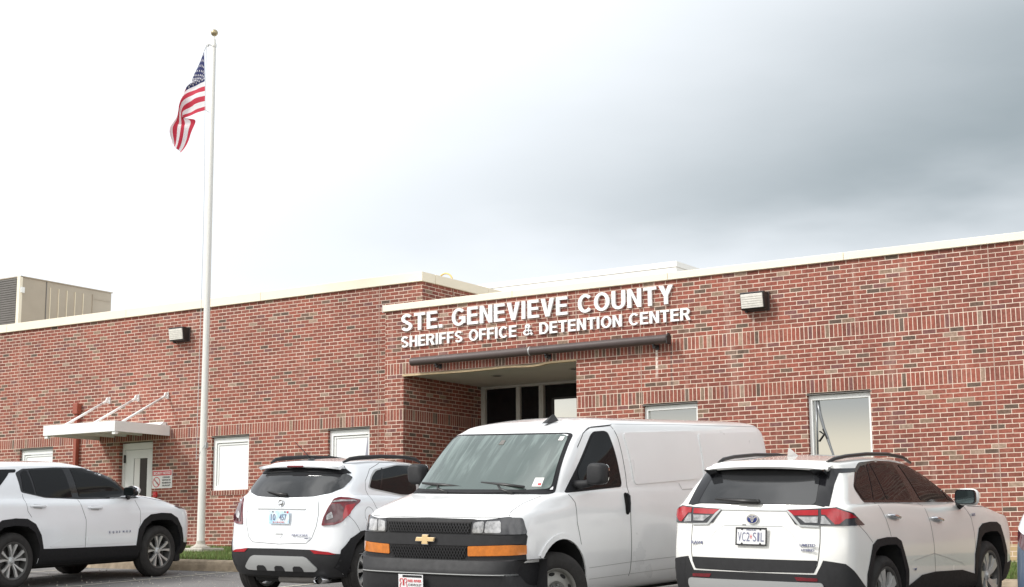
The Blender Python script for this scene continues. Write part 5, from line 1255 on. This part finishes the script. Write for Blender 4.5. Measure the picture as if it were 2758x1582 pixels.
for pts in ([(.22, 1.262), (.42, 1.215), (.36, 1.53), (.30, 1.53), (.24, 1.49)], [(.45, 1.205), (.63, 1.18), (1.09, 1.152), (1.02, 1.545), (.40, 1.535)], [(1.22, 1.148), (2.16, 1.14), (2.38, 1.195), (2.06, 1.375), (1.74, 1.486), (1.40, 1.545), (1.16, 1.552)]):
    c.patch('side_window', sp(pts), RT, M['glass'], off=.007, depth=.008, rad=.025, mirror=True)
c.seam('door_seam', sp([(.20, 1.22), (.22, 1.0), (.28, .92)]), RT, .006, mirror=True)
c.seam('door_seam', sp([(1.16, 1.13), (1.20, 1.0), (1.25, .86), (1.24, .48)]), RT, .007, mirror=True)
c.seam('door_seam', sp([(2.23, 1.10), (2.30, .95), (2.30, .80), (2.26, .48)]), RT, .006, mirror=True)
c.seam('hood_seam', sp([(2.40, 1.15), (2.75, 1.10), (3.05, 1.05), (3.25, .97)]), (0, 1, -.5), .006, mirror=True)
c.seam('door_crease', sp([(.60, .535), (.80, .615), (1.24, .625)]), RT, .010, wh, mirror=True, off=.004)
c.patch('door_blister', sp([(.60, .53), (.80, .61), (1.215, .62), (1.215, .515), (.62, .515)]), RT, wh, off=.006, depth=.01, rad=.03, mirror=True)
c.patch('door_blister', sp([(1.265, .62), (2.12, .585), (2.2, .515), (1.265, .515)]), RT, wh, off=.006, depth=.01, rad=.03, mirror=True)
handle(c, .27, .54, 1.065, 1.052, wh); handle(c, 1.30, 1.57, 1.018, 1.010, wh)
for k_, q_c in enumerate('EQUINOX'): text('badge_text', q_c, .05, M['platei'], c.root, side_m(1.68+k_*.066, -.964, .658), depth=.003, width=.026 if q_c != 'I' else .008, cap=.030)
c.patch('sill_cladding', sp([(.44, .50), (.60, .497), (1.3, .485), (2.29, .470), (2.31, .25), (.42, .25)]), RT, M['plast'], off=.010, depth=.04, mirror=True)
c.patch('front_cladding', [(3.18, -.95, .48), (3.30, -.92, .465), (3.56, -.6, .46), (3.56, -.5, .30), (3.1, -.93, .27)], (-.6, 1, 0), M['plast'], off=.012, depth=.03, mirror=True, rad=.03)
c.patch('rear_cladding', [(-.9, -.90, .50), (-.46, -.95, .49), (-.44, -.93, .27), (-.9, -.85, .28)], (.2, 1, 0), M['plast'], off=.012, depth=.03, mirror=True)
c.patch('headlamp', [(3.05, -.92, 1.0), (3.28, -.84, .985), (3.36, -.75, .955), (3.30, -.82, .945), (3.12, -.92, .965)], (-.6, 1, 0), M['lampdark'], off=.006, depth=.02, mirror=True, step=.03)
mirror_pod(c, 2.02, 1.03, 1.225, M['gloss'], MGD, sx=.13, sy=.11, sz=.07, arm=(2.12, 1.14))
c.patch('mirror_cap', [(0, 0, 0)]*0 or sp([(2.05, 1.135), (2.30, 1.130), (2.12, 1.20)]), RT, M['gloss'], off=.012, depth=.01, mirror=True)
for sg in (-1, 1): MB().lathe([(0, .10), (.05, .095), (.085, .06), (.095, 0), (.09, -.03)], 18, 'x').obj('mirror_shell', wh, c.root, smooth=True, loc=(2.05, sg*1.035, 1.24)).scale = (.9, 1.15, .72)
c.patch('windscreen', rp([(-.70, 1.235), (.70, 1.235), (.60, 1.50), (-.60, 1.50)], 3), FR, M['glass'], off=.005, depth=.01, rad=.05)
MB().box(-.7, 3.2, -.6, .6, .22, .34).obj('underbody', M['liner'], c.root, bev=.03)
MB().box(-.55, -.40, -.93, -.70, .17, .40).obj('mud_flap', M['plast'], c.root, bev=.01)
MB().box(3.08, 3.20, -.90, -.6, .20, .34).obj('air_dam', M['plast'], c.root, bev=.02)

# =============================================================== cargo van
c = van; wh = M['vvan']
n = 22
it = [(-.475, .30)]+[(.475*math.cos(a)*-1, .30+.60*math.sin(a)**.85) for a in [PI*k/n for k in range(1, n)]]+[(.475, .30)]
ot = [(-.53, .30)]+[(.53*math.cos(a)*-1, .30+.655*math.sin(a)**.85) for a in [PI*k/n for k in range(1, n)]]+[(.53, .30)]
for x in (0, -3.43): c.cut([[(x+a, b) for a, b in [(-.475, .15)]+it+[(.475, .15)]]])
c.finish(.6)
for x in (0, -3.43):
    pts = [(x+a, z) for a, z in ot]+[(x+a, z) for a, z in it[::-1]]
    k0 = n-4 if x == 0 else n+1
    pts = [(x+a, z) for a, z in ot[:k0]]+[(x+a, z) for a, z in it[:k0][::-1]]
    c.patch('wheel_arch_lip', sp(pts, -1), RT, wh, off=.016, depth=.03, mirror=True, step=.04)
for sd in (-1, 1):
    c.wheel(0, sd*.865, .387, .245, 'steel', sd, rimr=.222, steer=R(-24) if sd > 0 else R(-24)); c.wheel(-3.43, sd*.865, .387, .245, 'steel', sd, rimr=.222)
# windscreen with black border
c.patch('windscreen_border', rp([(-.885, 1.335), (.885, 1.335), (.765, 1.935), (.70, 1.952), (-.70, 1.952), (-.765, 1.935)], 2), FR, M['plast'], off=.004, depth=.01, rad=.04)
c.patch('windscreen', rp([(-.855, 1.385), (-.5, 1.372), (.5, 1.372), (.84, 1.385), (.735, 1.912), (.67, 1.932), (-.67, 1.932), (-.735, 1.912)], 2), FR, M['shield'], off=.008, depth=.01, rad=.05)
c.patch('screen_sticker', rp([(.665, 1.405), (.755, 1.405), (.742, 1.49), (.655, 1.49)], 2), FR, M['signw'], off=.013, depth=.003); c.patch('screen_sticker', rp([(.665, 1.865), (.71, 1.865), (.706, 1.905), (.662, 1.905)], 2), FR, M['signw'], off=.013, depth=.003)
c.patch('sticker_mark', rp([(.715, 1.415), (.745, 1.415), (.742, 1.435), (.713, 1.435)], 2), FR, M['signr'], off=.017, depth=.002)
c.patch('camera_pod', rp([(-.03, 1.83), (.03, 1.83), (.025, 1.875), (-.025, 1.875)], 2), FR, M['louvre'], off=.012, depth=.003)
c.patch('cowl_grille', [(.10, -.78, 1.352), (.145, 0, 1.34), (.10, .78, 1.352), (.02, .86, 1.375), (-.03, 0, 1.375), (.02, -.86, 1.375)], FR, M['plast'], off=.012, depth=.02)
for y0, y1, z1 in ((.52, .05, 1.44), (-.30, -.72, 1.435)):
    MB().tube([(.15, y0, 1.350), (.10, (y0+y1)/2+.05, 1.385), (.055, y1+.22, z1-.015)], .014, 6).tube([(.035, y1, z1+.010), (.055, y1+.28, z1-.010), (.075, y1+.56, z1-.03)], [.012, .019, .012], 6).obj('wiper', M['black'], c.root, smooth=True)
# side glass, doors, pressings (left and right alike)
c.patch('window_seal', sp([(-.19, 1.345), (-1.215, 1.385), (-1.235, 1.42), (-1.12, 1.955), (-1.07, 1.975), (-.90, 1.965), (-.84, 1.93), (-.30, 1.45)]), RT, M['plast'], off=.004, depth=.008, rad=.03, mirror=True)
c.patch('side_window', sp([(-.46, 1.375), (-1.195, 1.402), (-1.21, 1.43), (-1.10, 1.94), (-1.06, 1.955), (-.91, 1.945), (-.86, 1.92), (-.46, 1.56)]), RT, M['glass'], off=.009, depth=.01, rad=.03, mirror=True)
c.seam('door_seam', sp([(-.55, 1.80), (-.72, 1.945), (-.87, 2.005), (-1.22, 2.03), (-1.27, 1.90), (-1.33, 1.50), (-1.345, 1.30), (-1.325, 1.0), (-1.33, .50), (-1.32, .455)]), RT, .010, mirror=True)
c.seam('door_seam', sp([(-.22, 1.33), (-.29, 1.25), (-.29, 1.05), (-.36, .80), (-.42, .455)]), RT, .008, mirror=True)
c.seam('gutter', sp([(-.80, 1.975), (-.92, 2.015), (-1.25, 2.04)]), RT, .009, M['seam'], mirror=True)
c.seam('drip_rail', sp([(-1.25, 2.05), (-2.5, 2.06), (-4.62, 2.055)]), RT, .012, M['silver'], mirror=True)
c.seam('rocker_groove', sp([(-.42, .585), (-1.3, .60), (-2.9, .605)]), RT, .006, M['silver'], mirror=True)
c.seam('sill_line', sp([(-.42, .47), (-1.32, .475), (-2.92, .48)]), RT, .006, M['silver'], mirror=True)
for a, b, cc, d in ((-1.38, -2.91, -1.49, -2.97), (-3.03, -4.55, -3.05, -4.65)):
    c.patch('side_panel', sp([(a, 1.955), (b, 1.985), (d, 1.445), (cc, 1.405)]), RT, wh, off=.013, depth=.02, rad=.06, mirror=True, step=.08)
c.seam('slider_rail', sp([(-2.45, 1.40), (-2.50, 1.33), (-2.95, 1.335)]), RT, .012, M['silver'], mirror=True)
for sg in (-1, 1):
    h = c.hit(Vector((-1.265, sg*2, 1.21)), Vector((0, -sg, 0)))[0]
    pl_ = roundp([(-1.305, 1.325), (-1.305, 1.095), (-1.235, 1.095), (-1.235, 1.325)], .035)
    c.patch('handle_recess', sp(pl_, -sg*-1), (0, -sg, 0), M['liner'], off=.003, depth=.006)
    MB().tube([(-1.27, h.y+sg*.0, 1.31), (-1.27, h.y+sg*.03, 1.29), (-1.27, h.y+sg*.035, 1.21), (-1.27, h.y+sg*.03, 1.13), (-1.27, h.y, 1.11)], .016, 10).obj('door_handle', M['plast'], c.root, smooth=True)
    # mirrors on long arms
    V = roundp([(sg*1.055, 1.42), (sg*1.245, 1.425), (sg*1.26, 1.635), (sg*1.065, 1.645)], .07)
    m_ = MB().prism(V, (-.50, -.36), ax=0).obj('door_mirror', M['gplast'], c.root, smooth=.8, bev=.03)
    MB().prism([(y*.96+sg*.045, z*.96+.06) for y, z in V], (-.512, -.50), ax=0).obj('mirror_glass', MG, m_)
    MB().tube([(-.38, sg*.90, 1.42), (-.42, sg*1.02, 1.43), (-.43, sg*1.10, 1.45)], [.05, .04, .04], 10).obj('mirror_arm', M['gplast'], m_, smooth=True)
# front end
F2 = [(.93, 1.11), (.95, .965), (.955, .64), (-.955, .64), (-.95, .965), (-.93, 1.11), (-.5, 1.118), (.5, 1.118)]
c.patch('front_surround', [(.62, .95, 1.095), (.60, .985, .95), (.60, .985, .72), (.84, .5, .66), (.84, -.5, .66), (.60, -.985, .72), (.60, -.985, .95), (.62, -.95, 1.095), (.80, -.5, 1.112), (.82, 0, 1.118), (.80, .5, 1.112)], FR, M['gplast'], off=.010, depth=.04)
def honeycomb(name, poly, x0, off):
    o = c.patch(name+'_back', rp(poly, 2), FR, M['black'], off=off, depth=.01)
    V = MB(); y0, y1 = min(p[0] for p in poly), max(p[0] for p in poly); z0, z1 = min(p[1] for p in poly), max(p[1] for p in poly)
    st_ = .034; k = int((y1-y0+z1-z0)/st_)+2
    for sgn in (1, -1):
        for i in range(k):
            # diagonal bars clipped to the opening
            run = []
            for t in range(41):
                z = z0+(z1-z0)*t/40; y = (y0-(z1-z0)*.6+i*st_)+(z-z0)*.6 if sgn > 0 else (y1+(z1-z0)*.6-i*st_)-(z-z0)*.6
                if inside((y, z), poly): run.append((y, z))
            if len(run) > 2:
                q = [c.hit(Vector((2, y, z)), Vector((-1, 0, 0)))[0]+Vector((off+.010, 0, 0)) for y, z in (run[0], run[len(run)//2], run[-1])]
                V.tube(q, .0048, 4)
    V.obj(name, M['gplast'], c.root)
    return o
honeycomb('upper_grille', [(-.515, 1.085), (.515, 1.085), (.50, .985), (-.50, .985)], .86, .016)
honeycomb('lower_grille', [(-.475, .855), (.475, .855), (.46, .77), (.40, .705), (.33, .695), (-.33, .695), (-.40, .705), (-.46, .77)], .86, .016)
c.patch('grille_bar', [(.62, .972, .958), (.62, .972, .880), (.82, .5, .862), (.85, 0, .860), (.82, -.5, .862), (.62, -.972, .880), (.62, -.972, .958), (.82, -.5, .968), (.85, 0, .970), (.82, .5, .968)], FR, M['gplast'], off=.022, depth=.04)
for sg in (1, -1):
    D = (-1, -.45*sg, 0)
    hl = c.patch('headlamp', [(.83, sg*.535, 1.092), (.80, sg*.60, 1.10), (.70, sg*.86, 1.128), (.61, sg*.955, 1.120), (.585, sg*.985, .972), (.68, sg*.90, .970), (.83, sg*.52, .975)], D, M['lampdark'], off=.020, depth=.04, rad=.03)
    c.patch('lamp_lens', [(.83, sg*.55, 1.08), (.81, sg*.66, 1.09), (.82, sg*.65, .985), (.83, sg*.535, .985)], D, M['clear'], off=.026, depth=.008, rad=.02, parent=hl, step=.03)
    c.patch('lamp_lens', [(.81, sg*.675, 1.09), (.74, sg*.80, 1.095), (.75, sg*.81, .985), (.82, sg*.665, .985)], D, M['clear'], off=.026, depth=.008, rad=.02, parent=hl, step=.03)
    al = c.patch('side_marker', [(.84, sg*.485, .858), (.70, sg*.88, .872), (.60, sg*.985, .868), (.60, sg*.985, .782), (.70, sg*.88, .775), (.84, sg*.485, .765)], D, M['amber'], off=.020, depth=.03, rad=.012)
# gold emblem
bw = [(-.118, -.018), (-.104, .020), (-.036, .020), (-.030, .045), (.040, .045), (.034, .020), (.118, .020), (.104, -.018), (.030, -.018), (.036, -.045), (-.040, -.045), (-.034, -.018)]
o = MB().prism([(y, z) for y, z in bw], (0, .012), ax=0).obj('badge', M['gold'], c.root, bev=.003, loc=(.90, 0, .915))
MB().prism([(y*1.06, z*1.12) for y, z in bw], (-.006, .0), ax=0).obj('badge_edge', M['chrome'], o)
# hood seams
c.seam('hood_seam', [(.12, .84, 1.34), (.40, .82, 1.28), (.60, .83, 1.22), (.70, .86, 1.145)], (-.2, -.2*1, -1), .007, mirror=True)
c.seam('hood_edge', [(.74, -.80, 1.128), (.81, -.5, 1.128), (.84, 0, 1.128), (.81, .5, 1.128), (.74, .80, 1.128)], FR, .008)
# bumper sweep
c.patch('valance', sp([(.36, .70), (.70, .70), (.70, .28), (.46, .28)], -1), RT, M['plast'], off=.006, depth=.02, mirror=True)
pth = se_path(.885, .36, 1.0, 3.2, xs=.40, N_=20)
sweep('front_bumper', M['gplast'], c.root, pth, [(-.10, .735), (-.03, .735), (.012, .722), (.05, .64), (.062, .600), (.060, .585), (.045, .575), (.030, .50), (.010, .40), (-.03, .35), (-.10, .35)], smooth=.5)
sweep('bumper_lip', M['silver'], c.root, pth[1:-1], [(.05, .594), (.0645, .598), (.0645, .589), (.05, .585)], smooth=.5)
# dealer plate
pm = front_m(.962, -.13, .500, -.02)
pl = plate(c, 0, 0, 0, M['platew'], None, pm, fr=False)
MB().box(-.10, .14, .048, .070, .004, .006).obj('plate_slot', M['gplast'], pl)
onpl(pl, 'RED RIVER', -.03, .004, .03, M['signr'], wd=.165, cap=.024, bold=.0008); onpl(pl, 'CHEVROLET', -.03, -.034, .03, M['ink'], wd=.165, cap=.022); onpl(pl, 'MALDEN MO', .0, -.062, .02, M['ink'], wd=.11, cap=.012)
for s_ in (-1, 1):
    cx_ = -.088+s_*.021
    V = [(cx_-s_*.0, .036-.0), ]
    P = [(cx_-s_*.016, -.030), (cx_-s_*.016, .020), (cx_-s_*.008, .034), (cx_+s_*.010, .036), (cx_+s_*.022, .024), (cx_+s_*.022, .008), (cx_+s_*.008, -.002), (cx_+s_*.022, -.030), (cx_+s_*.022, -.050), (cx_, -.062), (-.088, -.064)]
    MB().tube([(x, y, .006) for x, y in P], .0045, 6).obj('plate_logo', M['signr'], pl)
MB().add([(-.62, -.03, 2.045), (-.62, .03, 2.045), (-.86, .035, 2.078), (-.86, -.035, 2.078), (-.79, 0, 2.145), (-.83, 0, 2.145)], [(0, 1, 4), (1, 2, 5, 4), (2, 3, 5), (3, 0, 4, 5)]).obj('antenna_fin', M['black'], c.root, bev=.004, loc=(-.12, .30, .012))
c.patch('rear_lamp', [(-4.85, -.93, 1.62), (-4.78, -.94, 1.62), (-4.80, -.96, 1.36), (-4.87, -.96, 1.36)], (.6, 1, 0), M['tail'], off=.006, depth=.02, mirror=True, step=.04)
c.seam('rear_door_edge', sp([(-4.68, 2.03), (-4.73, 1.9), (-4.77, 1.66), (-4.795, 1.5)], -.9), RT, .020, M['black'], mirror=True)
MB().box(-4.5, .4, -.75, .75, .26, .42).obj('underbody', M['liner'], c.root, bev=.03)
# =============================================================== slate-blue car at the right edge
bl = suv_b('parked_car', (-2.97, 14.2, -.79, 1.555, .055, .035), 'slate blue car cut off by the right edge of the picture', M['vblue'])
for x in (0, 2.555): bl.cut([[(x+a, b) for a, b in [(-.39, .15), (-.39, .30), (-.385, .50), (-.31, .665), (-.18, .755), (0, .78), (.18, .755), (.31, .665), (.385, .50), (.39, .30), (.39, .15)]]])
bl.finish()
bl.patch('rear_window', gp, RR, M['glass'], off=.006, depth=.01, rad=.02)
bl.patch('tail_lamp', lp, D0 := (1, .55, 0), M['smoked'], off=.016, depth=.03, rad=.02, mirror=True, step=.035)
bl.patch('lamp_lens', [(-.70, -.62, 1.20), (-.60, -.74, 1.20), (-.44, -.83, 1.175), (-.56, -.83, 1.06), (-.66, -.76, 1.02), (-.74, -.62, 1.04)], D0, mat('bright_lamp', (.80, .80, .83), .15, coat=.8), off=.022, depth=.03, rad=.02, mirror=True, step=.035)
for pts in ([(-.11, 1.305), (.5, 1.212), (.86, 1.195), (.93, 1.558), (.6, 1.560), (.13, 1.500)], [(.93, 1.193), (2.02, 1.178), (1.72, 1.39), (1.38, 1.500), (1.0, 1.558)]):
    bl.patch('side_window', sp(pts), RT, M['glass'], off=.006, depth=.008, rad=.04, mirror=True)
for x in (0, 2.555):
    for sd in (-1, 1): bl.wheel(x, sd*.80, .34, .215, 'multi', sd, rimr=.245)
